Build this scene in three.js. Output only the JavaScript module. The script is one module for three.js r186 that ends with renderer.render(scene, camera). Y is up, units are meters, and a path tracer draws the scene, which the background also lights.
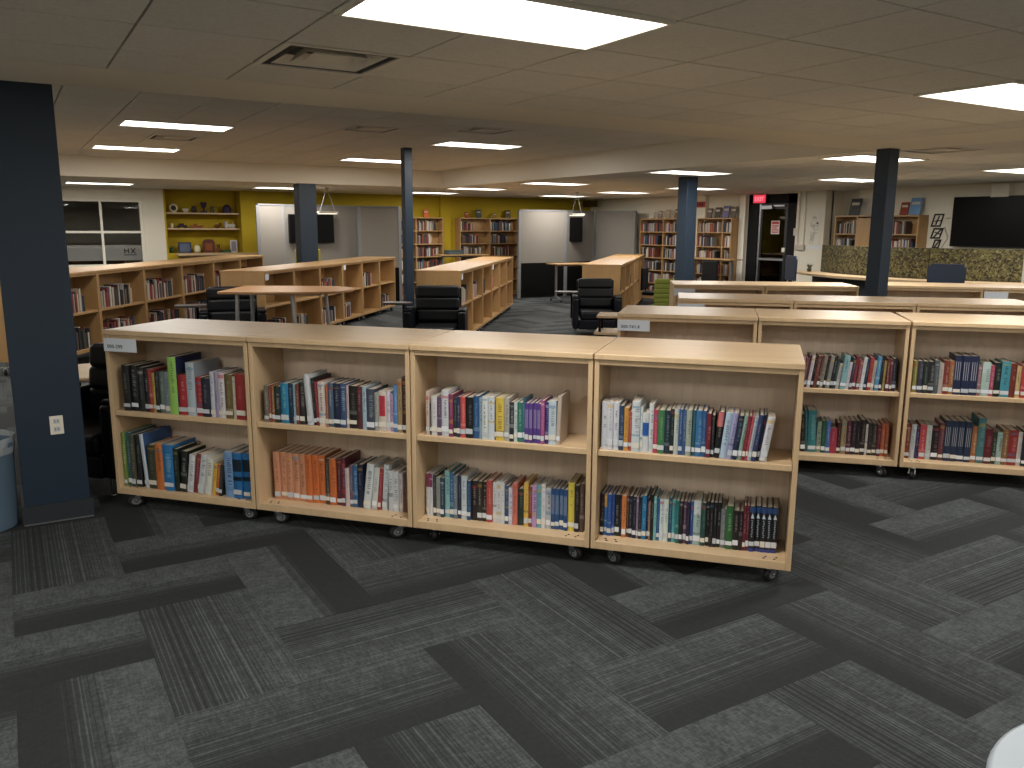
import * as THREE from 'three';
import { RoundedBoxGeometry } from 'three/addons/geometries/RoundedBoxGeometry.js';
import { mergeGeometries } from 'three/addons/utils/BufferGeometryUtils.js';
import { RectAreaLightUniformsLib } from 'three/addons/lights/RectAreaLightUniformsLib.js';

// ------------------------------------------------------------------ camera, exposure
RectAreaLightUniformsLib.init();
const scene = new THREE.Scene();
scene.background = new THREE.Color(0x000000);
const RAD = Math.PI / 180;
const camera = new THREE.PerspectiveCamera(49.66, 1024 / 768, 0.05, 80);
camera.position.set(0, 1.85, 0);
camera.rotation.order = 'YXZ';
camera.rotation.set(-10.68 * RAD, -31.23 * RAD, 0.28 * RAD);
const renderer = new THREE.WebGLRenderer({ antialias: true });
renderer.toneMapping = THREE.LinearToneMapping;
renderer.toneMappingExposure = 3.0;
renderer.shadowMap.enabled = true;
const PANEL_LIGHT = 7.5;          // each ceiling troffer
const PANEL_COLOR = 0xfffaf2;

// ------------------------------------------------------------------ helpers
let seed = 20240;
function rnd() { seed = (seed * 1664525 + 1013904223) >>> 0; return seed / 4294967296; }
const rr = (a, b) => a + (b - a) * rnd();
const pick = (a) => a[Math.floor(rnd() * a.length)];
const taken = {};
function numbered(name) {
  const n = taken[name] = (taken[name] ?? -1) + 1;
  return n ? `${name}_${String(n).padStart(3, '0')}` : name;
}
function uvm(g, s = 1) {           // uv in metres from the position and the way a face points
  const p = g.attributes.position, n = g.attributes.normal, a = new Float32Array(p.count * 2);
  for (let i = 0; i < p.count; i++) {
    const nx = Math.abs(n.getX(i)), ny = Math.abs(n.getY(i)), nz = Math.abs(n.getZ(i));
    if (ny >= nx && ny >= nz) { a[2 * i] = p.getZ(i) * s; a[2 * i + 1] = p.getX(i) * s; }
    else if (nx >= nz) { a[2 * i] = p.getZ(i) * s; a[2 * i + 1] = p.getY(i) * s; }
    else { a[2 * i] = p.getX(i) * s; a[2 * i + 1] = p.getY(i) * s; }
  }
  g.setAttribute('uv', new THREE.BufferAttribute(a, 2));
  return g;
}
const flat = (g) => (g.index ? g.toNonIndexed() : g);
function bx(w, h, d, x = 0, y = 0, z = 0) { const g = new THREE.BoxGeometry(w, h, d); g.translate(x, y, z); return flat(uvm(g)); }
function rb(w, h, d, x = 0, y = 0, z = 0, r = 0.004, s = 1) { const g = new RoundedBoxGeometry(w, h, d, s, Math.min(r, w / 2.01, h / 2.01, d / 2.01)); g.translate(x, y, z); return flat(uvm(g)); }
function cyl(r1, r2, h, x = 0, y = 0, z = 0, seg = 16, axis = 'y') {
  const g = new THREE.CylinderGeometry(r1, r2, h, seg);
  if (axis === 'x') g.rotateZ(Math.PI / 2); if (axis === 'z') g.rotateX(Math.PI / 2);
  g.translate(x, y, z); return flat(g);
}
function rod(a, b, r, seg = 8) {
  const A = new THREE.Vector3(...a), B = new THREE.Vector3(...b), d = B.clone().sub(A);
  const g = new THREE.CylinderGeometry(r, r, d.length(), seg);
  g.applyQuaternion(new THREE.Quaternion().setFromUnitVectors(new THREE.Vector3(0, 1, 0), d.normalize()));
  g.translate((A.x + B.x) / 2, (A.y + B.y) / 2, (A.z + B.z) / 2); return flat(g);
}
function lathe(pts, seg = 20) { return flat(new THREE.LatheGeometry(pts.map((p) => new THREE.Vector2(p[0], p[1])), seg)); }
function ext(pts, depth, bevel = 0, holes = []) {
  const s = new THREE.Shape(pts.map((p) => new THREE.Vector2(p[0], p[1])));
  for (const h of holes) s.holes.push(new THREE.Path(h.map((p) => new THREE.Vector2(p[0], p[1]))));
  const g = new THREE.ExtrudeGeometry(s, { depth, bevelEnabled: bevel > 0, bevelThickness: bevel, bevelSize: bevel, bevelSegments: 1, curveSegments: 16 });
  return flat(uvm(g));
}
function merge(gs) {
  gs = Array.isArray(gs) ? gs : [gs];
  return gs.length === 1 ? gs[0] : mergeGeometries(gs.map((g) => { const c = flat(g); for (const k of Object.keys(c.attributes)) if (!['position', 'normal', 'uv'].includes(k)) c.deleteAttribute(k); return c; }));
}
function part(name, gs, mat, parent, pos) {
  const m = new THREE.Mesh(merge(gs), mat); m.name = name; parent.add(m);
  if (pos) m.position.set(...pos);
  return m;
}
function thing(name, label, category, [x, y, z] = [0, 0, 0], turn = 0, group) {
  const o = new THREE.Group(); o.name = numbered(name); scene.add(o);
  o.position.set(x, y, z); o.rotation.y = turn; o.userData = { label, category };
  if (group) o.userData.group = group;
  return o;
}
function single(name, label, category, gs, mat, pos = [0, 0, 0], turn = 0, group) {
  const m = new THREE.Mesh(merge(gs), mat); m.name = numbered(name); scene.add(m);
  m.position.set(...pos); m.rotation.y = turn; m.userData = { label, category };
  if (group) m.userData.group = group;
  return m;
}
function struct(name, gs, mat, label) {
  const m = new THREE.Mesh(merge(gs), mat); m.name = name; scene.add(m);
  m.userData = { kind: 'structure', label: label ?? name.replace(/_/g, ' '), category: name.split('_')[0] };
  return m;
}
const ORD = ['first', 'second', 'third', 'fourth', 'fifth', 'sixth', 'seventh', 'eighth', 'ninth', 'tenth'];
const ord = (n) => ORD[n - 1] ?? `${n}${n % 10 === 1 && n !== 11 ? 'st' : n % 10 === 2 && n !== 12 ? 'nd' : n % 10 === 3 && n !== 13 ? 'rd' : 'th'}`;

// ------------------------------------------------------------------ textures and materials
function canvasTex(w, h, draw, srgb = true) {
  const c = document.createElement('canvas'); c.width = w; c.height = h;
  draw(c.getContext('2d'), w, h);
  const t = new THREE.CanvasTexture(c);
  if (srgb) t.colorSpace = THREE.SRGBColorSpace;
  t.wrapS = t.wrapT = THREE.RepeatWrapping; return t;
}
function dataTex(w, h, fn, srgb = true) {
  const a = new Uint8Array(w * h * 4);
  for (let j = 0; j < h; j++) for (let i = 0; i < w; i++) {
    const c = fn(i, j); const k = 4 * (j * w + i);
    a[k] = Math.max(0, Math.min(255, c[0])); a[k + 1] = Math.max(0, Math.min(255, c[1])); a[k + 2] = Math.max(0, Math.min(255, c[2])); a[k + 3] = 255;
  }
  const t = new THREE.DataTexture(a, w, h); t.magFilter = THREE.LinearFilter; t.minFilter = THREE.LinearFilter;
  if (srgb) t.colorSpace = THREE.SRGBColorSpace;
  t.wrapS = t.wrapT = THREE.RepeatWrapping; t.needsUpdate = true; return t;
}
function noiseGrid(n) { const g = new Float32Array(n * n); for (let i = 0; i < n * n; i++) g[i] = rnd(); return g; }
function smoothNoise(g, n, x, y) {
  const xi = Math.floor(x), yi = Math.floor(y), fx = x - xi, fy = y - yi;
  const s = (t) => t * t * (3 - 2 * t), at = (i, j) => g[(((j % n) + n) % n) * n + (((i % n) + n) % n)];
  const a = at(xi, yi), b = at(xi + 1, yi), c = at(xi, yi + 1), d = at(xi + 1, yi + 1);
  return a + (b - a) * s(fx) + (c - a) * s(fy) + (a - b - c + d) * s(fx) * s(fy);
}
const N64 = noiseGrid(64);
const M = {};
function std(color, roughness = 0.6, o = {}) { return new THREE.MeshStandardMaterial({ color, roughness, ...o }); }
const woodTex = dataTex(512, 512, (i, j) => {
  const a = smoothNoise(N64, 64, i / 8, j / 128), b = smoothNoise(N64, 64, i / 2.0, j / 64 + 7), c = smoothNoise(N64, 64, i / 32, j / 256 + 3);
  const v = 238 + 8 * (a - 0.5) + 8 * (b - 0.5) + 12 * (c - 0.5);
  return [v, v * 0.99, v * 0.97];
});
M.wood = std(0xdbc09c, 0.36, { map: woodTex });
M.woodBack = std(0xe6d5c4, 0.5, { map: woodTex });
M.woodWarm = std(0xba9566, 0.42, { map: woodTex });
M.woodEdge = std(0xc09a6c, 0.4, { map: woodTex });
M.woodTable = std(0xb98b5e, 0.38, { map: woodTex });
const speck = dataTex(512, 512, (i, j) => {
  const n = smoothNoise(N64, 64, i / 8, j / 8), f = rnd();
  const v = 238 + 10 * (n - 0.5) + (f > 0.965 ? -34 : 0) + 8 * (rnd() - 0.5);
  return [v, v, v];
});
M.tile = std(0xefece4, 0.95, { map: speck });
M.tile2 = std(0xebe8df, 0.95, { map: speck });
M.plaster = std(0xe6e0d2, 0.9);
M.plenum = std(0x8d877c, 0.95);
M.white = std(0xded8c8, 0.85);
M.whiteTrim = std(0xe4dfd2, 0.6);
M.yellow = std(0xb39a17, 0.8);
M.yellowDeep = std(0xb09616, 0.8);
M.navy = std(0x16293b, 0.5);
M.navyBase = std(0x232a31, 0.55);
M.black = new THREE.MeshPhysicalMaterial({ color: 0x0b0c0e, roughness: 0.6, specularIntensity: 0.4 });
M.leather = new THREE.MeshPhysicalMaterial({ color: 0x0b0d11, roughness: 0.45, specularIntensity: 0.45 });
M.leatherNavy = new THREE.MeshPhysicalMaterial({ color: 0x090c14, roughness: 0.45, specularIntensity: 0.45 });
M.chrome = std(0xc9ccd0, 0.25, { metalness: 1 });
M.steel = std(0xa9adb2, 0.35, { metalness: 0.9 });
M.rubber = std(0x1a1b1d, 0.6);
M.hub = std(0x8b9097, 0.4, { metalness: 0.3 });
M.greyPanel = std(0x7b766f, 0.9);
M.greyFrame = std(0x77787a, 0.5);
M.screen = new THREE.MeshPhysicalMaterial({ color: 0x020203, roughness: 0.35, specularIntensity: 0.25 });
M.paper = std(0xd8dde4, 0.7);
M.pages = std(0xc2b6a2, 0.9);
M.hole = std(0x1b1410, 0.9);
M.glass = new THREE.MeshPhysicalMaterial({ color: 0xffffff, roughness: 0.02, transmission: 1, thickness: 0, ior: 1.5 });
const diffuser = new THREE.MeshStandardMaterial({ color: 0xffffff, roughness: 0.6, emissive: PANEL_COLOR, emissiveIntensity: 1.6 });

// ------------------------------------------------------------------ the room: floor, carpet planks, walls, ceilings
const X0 = -3.4, X1 = 15.0, Z0 = -20.3, Z1 = 3.4, HC = 2.66, HT = 3.0;   // low ceiling and the raised tray
const floor = struct('floor', bx(X1 - X0 + 0.6, 0.2, Z1 - Z0 + 0.6, (X0 + X1) / 2, -0.107, (Z0 + Z1) / 2), std(0x1d1f20, 0.95), 'charcoal carpet plank floor in herringbone');
{
  // carpet planks, half a metre by one metre, laid in herringbone; each fades in yarn from charcoal to grey in fine lines
  const W = 0.52, L = 1.04, ox = 0.4, oz = -3.13;
  const DARK = [26, 30, 32], LIGHT = [69, 74, 76];
  function plankTex(kind) {
    const g = noiseGrid(64), w = 384, h = 768, cols = [];
    const sm = THREE.MathUtils.smoothstep;
    for (let i = 0; i < w; i++) {
      const u = i / (w - 1);
      let t = kind === 0 ? sm(u, 0.22, 0.66) : kind === 1 ? sm(u, 0.38, 0.6) : kind === 2 ? 0.3 + 0.6 * sm(u, 0.25, 0.9) : 0.85 * sm(u, 0.1, 0.8);
      cols.push([t, 0]);
    }
    // single yarn ends of the other tone run along the plank where the two tones meet
    for (let i = 0; i < w;) { const t = cols[i][0], step = 4 + Math.floor(rnd() * 12), width = 2 + Math.floor(rnd() * 4); if (t > 0.05 && t < 0.95) { const s = rnd() < t ? -1 : 1; for (let q = 0; q < width && i + q < w; q++) cols[i + q][1] = s; } i += step + width; }
    return dataTex(w, h, (i, j) => {
      const [t, s] = cols[i];
      let v = t * 0.82;
      if (s) v += s * 0.75 * (0.35 + smoothNoise(g, 64, i * 7.3, j / 48)) * (1 - Math.abs(2 * t - 1) * 0.6);
      v *= 0.78 + 0.42 * smoothNoise(g, 64, i / 60 + 3, j / 40);
      const weave = (smoothNoise(g, 64, i / 16, j / 5) - 0.5) * 0.5 + (smoothNoise(g, 64, i / 4, j / 14) - 0.5) * 0.4 + (rnd() - 0.5) * 0.4;
      v += weave * (0.28 + 0.8 * t) + 0.03;
      v = Math.max(-0.12, Math.min(1.3, v));
      return DARK.map((d, k) => d + (LIGHT[k] - d) * v);
    });
  }
  const mats = [0, 1, 2, 3].map((k) => { const t = plankTex(k); return std(0xffffff, 0.95, { map: t }); });
  function plankGeo(alongX, flip, h) {
    const g = new THREE.BoxGeometry(alongX ? L - 0.0006 : W - 0.0006, 0.007, alongX ? W - 0.0006 : L - 0.0006).toNonIndexed();
    g.translate(0, -0.0035 + h, 0);
    const p = g.attributes.position, a = new Float32Array(p.count * 2);
    for (let i = 0; i < p.count; i++) {
      let u = (alongX ? p.getZ(i) : p.getX(i)) / W + 0.5, v = (alongX ? p.getX(i) : p.getZ(i)) / L + 0.5;
      if (flip) u = 1 - u;
      a[2 * i] = u; a[2 * i + 1] = v;
    }
    g.setAttribute('uv', new THREE.BufferAttribute(a, 2)); return g;
  }
  const G = {};
  const geo = (ax, fl, hv) => (G[`${ax}${fl}${hv}`] ??= plankGeo(ax, fl, hv * 0.0004));
  const list = [];
  for (let j = -36; j < 14; j++) for (let i = -9; i < 30; i++) {
    const m = (((i + j) % 4) + 4) % 4; if (m !== 0 && m !== 2) continue;
    const ax = m === 0, x = ox + (i + (ax ? 1 : 0.5)) * W, z = oz + (j + (ax ? 0.5 : 1)) * W;
    if (x < X0 - 0.5 || x > X1 + 0.5 || z < Z0 - 0.5 || z > Z1 + 0.5) continue;
    const rel = Math.atan2(x, -z) / RAD - 31.2, d = Math.hypot(x, z);
    const inView = Math.abs(rel) < 36 && d > 1.2;
    const fl = ax ? rnd() < 0.1 : rnd() < 0.25;
    list.push({ ax, x, z, d, inView, fl: ax ? (fl ? 0 : 1) : (fl ? 1 : 0), k: pick([0, 0, 1, 1, 2, 3]), hv: Math.floor(rnd() * 3) });
  }
  list.sort((a, b) => (b.inView - a.inView) || a.d - b.d);
  const rest = [[], [], [], []];
  list.forEach((q, n) => {
    if (q.inView && n < 300) { part('carpet_plank', geo(q.ax, q.fl, q.hv), mats[q.k], floor, [q.x, 0, q.z]); }
    else { const g = geo(q.ax, q.fl, q.hv).clone(); g.translate(q.x, 0, q.z); rest[q.k].push(g); }
  });
  rest.forEach((r, k) => { if (r.length) { const m = part('far_carpet', r, mats[k], floor); m.userData.kind = 'stuff'; } });
}
// walls
const WT = 0.25;
{
  // back wall: white part with the window opening, yellow part with the display recess
  const zc = Z0 - WT / 2, wx0 = 1.05, wx1 = 2.72, wy0 = 0.95, wy1 = 2.42;
  struct('wall_back', [bx(wx0 - X0 + WT, 3.7, WT, (X0 - WT + wx0) / 2, 1.85, zc), bx(3.16 - wx1, 3.7, WT, (3.16 + wx1) / 2, 1.85, zc),
    bx(wx1 - wx0, wy0, WT, (wx0 + wx1) / 2, wy0 / 2, zc), bx(wx1 - wx0, 3.7 - wy1, WT, (wx0 + wx1) / 2, (3.7 + wy1) / 2, zc)], M.white, 'white back wall around the dark window');
  const nx0 = 3.2, nx1 = 4.82, ny0 = 1.24, ny1 = 2.64, nd = 0.45;
  struct('wall_back_yellow', [bx(nx0 - 3.16, 3.7, WT, (nx0 + 3.16) / 2, 1.85, zc), bx(X1 + WT - nx1, 3.7, WT, (X1 + WT + nx1) / 2, 1.85, zc),
    bx(nx1 - nx0, ny0, WT, (nx0 + nx1) / 2, ny0 / 2, zc), bx(nx1 - nx0, 3.7 - ny1, WT, (nx0 + nx1) / 2, (3.7 + ny1) / 2, zc),
    bx(nx1 - nx0 + 0.4, ny1 - ny0 + 0.4, 0.1, (nx0 + nx1) / 2, (ny0 + ny1) / 2, Z0 - nd - 0.05),
    bx(0.1, ny1 - ny0 + 0.3, nd - 0.02, nx0 - 0.056, (ny0 + ny1) / 2, Z0 - nd / 2 - 0.01), bx(0.1, ny1 - ny0 + 0.3, nd - 0.02, nx1 + 0.056, (ny0 + ny1) / 2, Z0 - nd / 2 - 0.01),
    bx(nx1 - nx0 + 0.06, 0.1, nd - 0.03, (nx0 + nx1) / 2, ny0 - 0.054, Z0 - nd / 2 - 0.012), bx(nx1 - nx0 + 0.06, 0.1, nd - 0.03, (nx0 + nx1) / 2, ny1 + 0.054, Z0 - nd / 2 - 0.012)], M.yellow, 'mustard yellow back wall with recessed display shelves');
  struct('trim_1', bx(0.36, HC, 0.12, 5.0, HC / 2, Z0 + 0.06), M.yellow, 'yellow pilaster right of the display shelves');
  struct('trim_2', bx(0.3, HC, 0.1, 10.16, HC / 2, Z0 + 0.05), M.yellow, 'yellow pilaster between the tall back bookcases');
  // window with a white frame, four panes and the dim room behind
  const win = struct('window_1', [bx(wx1 - wx0, 0.06, 0.1, (wx0 + wx1) / 2, wy1 - 0.03, Z0 - 0.08), bx(wx1 - wx0, 0.06, 0.1, (wx0 + wx1) / 2, wy0 + 0.03, Z0 - 0.08),
    bx(0.06, wy1 - wy0 - 0.12, 0.1, wx0 + 0.03, (wy0 + wy1) / 2, Z0 - 0.08), bx(0.06, wy1 - wy0 - 0.12, 0.1, wx1 - 0.03, (wy0 + wy1) / 2, Z0 - 0.08)], M.whiteTrim, 'white framed window of four dark panes');
  part('mullion', bx(0.05, wy1 - wy0 - 0.12, 0.07, 1.88, (wy0 + wy1) / 2, Z0 - 0.08), M.whiteTrim, win);
  part('transom', bx(wx1 - wx0 - 0.12, 0.05, 0.06, (wx0 + wx1) / 2, 1.71, Z0 - 0.08), M.whiteTrim, win);
  for (const [a, b] of [[wx0 + 0.06, 1.855], [1.905, wx1 - 0.06]]) for (const [c, d] of [[wy0 + 0.06, 1.685], [1.735, wy1 - 0.06]])
    part('pane', bx(b - a, d - c, 0.006, (a + b) / 2, (c + d) / 2, Z0 - 0.09), M.glass, win);
  part('frosted_strip', bx(wx1 - 1.905 - 0.06, 0.34, 0.003, (wx1 + 1.845) / 2, 1.26, Z0 - 0.10), std(0x7b7d7a, 0.8), win);
  part('frosted_strip', bx(1.855 - wx0 - 0.06, 0.34, 0.003, (wx0 + 1.915) / 2, 1.26, Z0 - 0.10), std(0x7b7d7a, 0.8), win);
  const lm = std(0x15161a, 0.7), lz = Z0 - 0.096, lx = 2.3, ly = 1.30;      // dark letter decal on the strip
  part('window_decal', [bx(0.025, 0.11, 0.003, lx, ly, lz), bx(0.025, 0.11, 0.003, lx + 0.08, ly, lz), bx(0.07, 0.025, 0.003, lx + 0.04, ly, lz),
    rod([lx + 0.13, ly + 0.055, lz], [lx + 0.22, ly - 0.055, lz], 0.012), rod([lx + 0.22, ly + 0.055, lz], [lx + 0.13, ly - 0.055, lz], 0.012), bx(0.26, 0.018, 0.003, lx + 0.11, ly - 0.09, lz)], lm, win);
  struct('wall_side_room', [bx(7.4, 3.2, 0.1, 0.5, 1.6, Z0 - 7.2), bx(0.1, 3.2, 7.1, -3.15, 1.6, Z0 - 3.7), bx(0.1, 3.2, 6.6, 4.15, 1.6, Z0 - 3.95)], std(0xb9b2a6, 0.9), 'pale walls of the room behind the window');
  struct('ceiling_side_room', bx(7.4, 0.1, 7.1, 0.5, 3.2, Z0 - 3.75), M.tile, 'ceiling of the room behind the window');
  struct('floor_side_room', bx(7.4, 0.1, 7.1, 0.5, -0.05, Z0 - 3.75), std(0x34383a, 0.95), 'carpet of the room behind the window');
  // right wall with a shallow alcove, door opening, and the two walls behind the camera
  const xc = X1 + WT / 2, dz0 = -14.1, dz1 = -12.7, dy = 2.62, az0 = -11.95, az1 = -11.15;
  struct('wall_right', [bx(WT, 3.7, dz0 - Z0 + WT, xc, 1.85, (Z0 - WT + dz0) / 2), bx(WT, 3.7, az0 - dz1, xc, 1.85, (az0 + dz1) / 2), bx(WT, 3.7, Z1 + WT - az1, xc, 1.85, (Z1 + WT + az1) / 2),
    bx(WT, 3.7 - dy, dz1 - dz0, xc, (3.7 + dy) / 2, (dz0 + dz1) / 2), bx(0.1, 3.7, az1 - az0 + 0.4, X1 + 0.65, 1.85, (az0 + az1) / 2), bx(0.5, 3.7, 0.1, X1 + 0.45, 1.85, az0 - 0.05), bx(0.5, 3.7, 0.1, X1 + 0.45, 1.85, az1 + 0.05)], M.white, 'white right wall with the alcove behind the low bookcase');
  struct('wall_left', bx(WT, 3.7, Z1 - Z0 + 2 * WT, X0 - WT / 2, 1.85, (Z0 + Z1) / 2), M.white);
  struct('wall_front', bx(X1 - X0 + 2 * WT, 3.7, WT, (X0 + X1) / 2, 1.85, Z1 + WT / 2), M.white);
  struct('baseboard_right', bx(0.015, 0.1, az0 - dz1, X1 - 0.0076, 0.05, (az0 + dz1) / 2), M.navyBase);
  struct('trim_3', bx(0.12, HC, 0.3, X1 - 0.06, HC / 2, -15.55), M.white, 'white pilaster between the right wall bookcases');
  struct('trim_4', bx(0.1, HC, 0.18, X1 - 0.05, HC / 2, -14.2), M.whiteTrim, 'white jamb left of the black door');
  struct('trim_5', bx(0.05, 0.17, 0.62, X1 - 0.32, 2.53, -19.9), std(0x4a3a18, 0.8), 'brown box under the ceiling in the far corner');
}
const cell = (x, gx, n = 0.61) => gx + (Math.floor((x - gx) / n) + 0.5) * n;
const VENTS = [[cell(1.46, 0.55), cell(-4.2, -5.1), HC], [cell(1.96, 0.55), cell(-12.09, -5.75), HT], [cell(5.4, 0.55), cell(-9.2, -5.75), HT], [cell(4.19, 0.55), cell(-9.9, -5.75), HT], [cell(8.42, 8.11), cell(-5.3, -5.03), HC], [cell(11.14, 8.11), cell(-9.8, -5.03), HC]];   // tile places that hold an air vent
// ceilings: acoustic tiles with open joints under a dark plenum, plain plaster beams round the raised tray
{
  const TX = 7.95, TZ0 = -16.0, TZ1 = -5.75, T = 0.61, th = 0.02;
  const slab = (x0, x1, z0, z1, y, t = 0.2) => bx(x1 - x0, t, z1 - z0, (x0 + x1) / 2, y + t / 2, (z0 + z1) / 2);
  const low = struct('ceiling', [slab(X0, X1 + 0.8, -5.03, Z1, HC + 0.4), slab(TX + 0.16, X1 + 0.8, Z0, -5.03, HC + 0.4), slab(X0, TX + 0.16, Z0, TZ0 - 0.16, HC + 0.4)], M.plenum, 'low suspended ceiling of square acoustic tiles');
  struct('ceiling_beam', [slab(X0, TX + 0.16, TZ1, -5.03, HC - 0.001, 0.8), slab(7.08, TX + 0.16, -5.03, Z1, HC - 0.001, 0.3), slab(TX, TX + 0.16, TZ0 - 0.16, TZ1, HC - 0.001, 0.8), slab(X0, TX, TZ0 - 0.16, TZ0, HC - 0.001, 0.8)], M.plaster, 'plain plaster beam and fascia round the raised ceiling tray');
  const tray = struct('ceiling_tray', slab(X0, TX, TZ0, TZ1, HT + 0.4), M.plenum, 'raised ceiling tray of acoustic tiles');
  const fx = T - 0.012, tileG = [bx(fx, th, fx, 0, th / 2, 0)];
  let count = 0;
  const isVent = (cx, cz) => VENTS.some((v) => Math.abs(v[0] - cx) < 0.25 && Math.abs(v[1] - cz) < 0.25);
  const restLow = [], restTray = [];
  function tiles(x0, x1, z0, z1, gx, gz, y, parent, rest, skip) {
    for (let x = gx + Math.floor((x0 - gx) / T) * T; x < x1 - 0.02; x += T) for (let z = gz + Math.floor((z0 - gz) / T) * T; z < z1 - 0.02; z += T) {
      const a0 = Math.max(x, x0), a1 = Math.min(x + T, x1), b0 = Math.max(z, z0), b1 = Math.min(z + T, z1);
      if (a1 - a0 < 0.05 || b1 - b0 < 0.05) continue;
      const cx = (a0 + a1) / 2, cz = (b0 + b1) / 2;
      if (skip && skip(cx, cz)) continue;
      const whole = a1 - a0 > T - 0.01 && b1 - b0 > T - 0.01;
      const g = whole ? tileG[0] : bx(a1 - a0 - 0.012, th, b1 - b0 - 0.012, 0, th / 2, 0);
      const rel = Math.atan2(cx, -cz) / RAD - 31.2, d = Math.hypot(cx, cz), dh = y - 1.85;
      const inView = Math.abs(rel) < 36 && dh / d < Math.tan(17 * RAD) && d < 14;
      if (inView && count < 300) { count++; part('ceiling_tile', g, rnd() < 0.6 ? M.tile : M.tile2, parent, [cx, y, cz]); }
      else { const c = g.clone(); c.translate(cx, y, cz); rest.push(c); }
    }
  }
  tiles(X0, 7.08, -5.03, Z1, 0.55, -5.10, HC, low, restLow, isVent);
  tiles(X0, TX, TZ0, TZ1, 0.55, TZ1, HT, tray, restTray, isVent);
  tiles(TX + 0.16, X1 + 0.6, Z0, Z1, TX + 0.16, -5.03, HC, low, restLow, isVent);
  tiles(X0, TX + 0.16, Z0, TZ0 - 0.16, 0.55, TZ0 - 0.16, HC, low, restLow, null);
  part('far_ceiling_tiles', restLow, M.tile, low).userData.kind = 'stuff';
  if (restTray.length) part('far_ceiling_tiles', restTray, M.tile, tray).userData.kind = 'stuff';
}

// ------------------------------------------------------------------ ceiling lights, vents
function troffer(x, z, y, label) {
  const t = thing('ceiling_light', label, 'light', [x, y, z], 0, 'ceiling light panels');
  const w = 1.2, d = 0.6, f = 0.022;
  part('frame', [bx(w, 0.014, f, 0, -0.007, d / 2 - f / 2), bx(w, 0.014, f, 0, -0.007, -d / 2 + f / 2), bx(f, 0.014, d - 2 * f, w / 2 - f / 2, -0.007, 0), bx(f, 0.014, d - 2 * f, -w / 2 + f / 2, -0.007, 0)], M.whiteTrim, t);
  part('diffuser', bx(w - 2 * f, 0.006, d - 2 * f, 0, -0.005, 0), diffuser, t);
  const l = new THREE.RectAreaLight(PANEL_COLOR, PANEL_LIGHT, w - 2 * f, d - 2 * f);
  l.rotation.x = -Math.PI / 2; l.position.y = -0.02; l.name = 'panel_glow'; t.add(l);
}
troffer(1.77, -2.965, HC, 'large bright light panel nearest the camera at top centre');
troffer(5.43, -2.965, HC, 'bright light panel at the right edge, nearest on that side');
// the same rows go on outside the picture
[[-1.84, -2.965, 'left of the nearest panel'], [1.77, 0.7, 'right behind the camera'], [5.43, 0.7, 'behind the camera to the right'], [-1.84, 0.7, 'behind the camera to the left'], [8.95, -2.965, 'right of the right edge panel'], [8.95, 0.6, 'far behind the right shoulder'], [12.3, -2.965, 'near the right wall']].forEach(([x, z, w]) => troffer(x, z, HC, `ceiling light panel outside the picture, ${w}`));
troffer(1.86, -10.62, HT, 'tray light panel above left, nearer one of the left pair');
troffer(1.86, -14.05, HT, 'tray light panel above left, farther one of the left pair');
troffer(5.9, -10.7, HT, 'tray light panel at upper centre beside the round vent');
troffer(5.75, -14.1, HT, 'tray light panel behind the slim navy post');
troffer(-1.9, -10.62, HT, 'nearer tray light panel outside the picture on the left'); troffer(-1.9, -14.05, HT, 'farther tray light panel outside the picture on the left');
troffer(1.72, -18.35, HC, 'low light panel over the dark window');
troffer(5.25, -18.1, HC, 'low light panel behind the wide navy column');
troffer(8.75, -6.35, HC, 'light panel behind the right navy post');
troffer(8.75, -9.4, HC, 'light panel just left of the tall middle right column top');
troffer(8.9, -13.15, HC, 'light panel in the right row, third from the front');
troffer(8.75, -15.9, HC, 'light panel in the right row, fourth from the front');
troffer(8.9, -18.4, HC, 'light panel over the tall back bookcases');
troffer(12.2, -6.45, HC, 'light panel at the right edge above the wall television');
troffer(12.2, -9.2, HC, 'light panel above the patterned booth');
troffer(12.3, -13.0, HC, 'light panel behind the middle right column');
troffer(12.4, -15.5, HC, 'light panel above the far right grey booth');
troffer(12.5, -18.1, HC, 'light panel nearest the far corner');

function vent([x, z, y], label) {
  const t = thing('ceiling_vent', label, 'vent', [x, y, z], 0, 'ceiling air vents');
  const ring = (o, i, y0, y1) => { const g = new THREE.CylinderGeometry(o * Math.SQRT2, i * Math.SQRT2, y1 - y0, 4, 1, true); g.rotateY(Math.PI / 4); g.translate(0, (y0 + y1) / 2, 0); return flat(g); };
  const vm = std(0xe2ddd2, 0.6, { side: THREE.DoubleSide });
  part('duct', [bx(0.58, 0.004, 0.58, 0, 0.38, 0), bx(0.58, 0.37, 0.004, 0, 0.19, 0.292), bx(0.58, 0.37, 0.004, 0, 0.19, -0.292), bx(0.004, 0.37, 0.58, 0.292, 0.19, 0), bx(0.004, 0.37, 0.58, -0.292, 0.19, 0)], std(0x8f8f8c, 0.6), t);
  part('frame', [bx(0.6, 0.008, 0.03, 0, -0.002, 0.285), bx(0.6, 0.008, 0.03, 0, -0.002, -0.285), bx(0.03, 0.008, 0.54, 0.285, -0.002, 0), bx(0.03, 0.008, 0.54, -0.285, -0.002, 0)], vm, t);
  part('louvre', ring(0.19, 0.225, 0.0, 0.045), vm, t);
  part('louvre', ring(0.12, 0.15, 0.0, 0.045), vm, t);
  part('centre_plate', bx(0.2, 0.008, 0.2, 0, 0.008, 0), vm, t);
}
['square ceiling vent with nested louvres beside the large light panel', 'square ceiling vent between the two left tray lights', 'square ceiling vent above the upper centre tray light', 'faint square ceiling vent left of the upper centre tray light', 'ceiling vent right of the right navy post', 'small ceiling vent left of the light over the booth'].forEach((l, i) => vent(VENTS[i], l));

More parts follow.
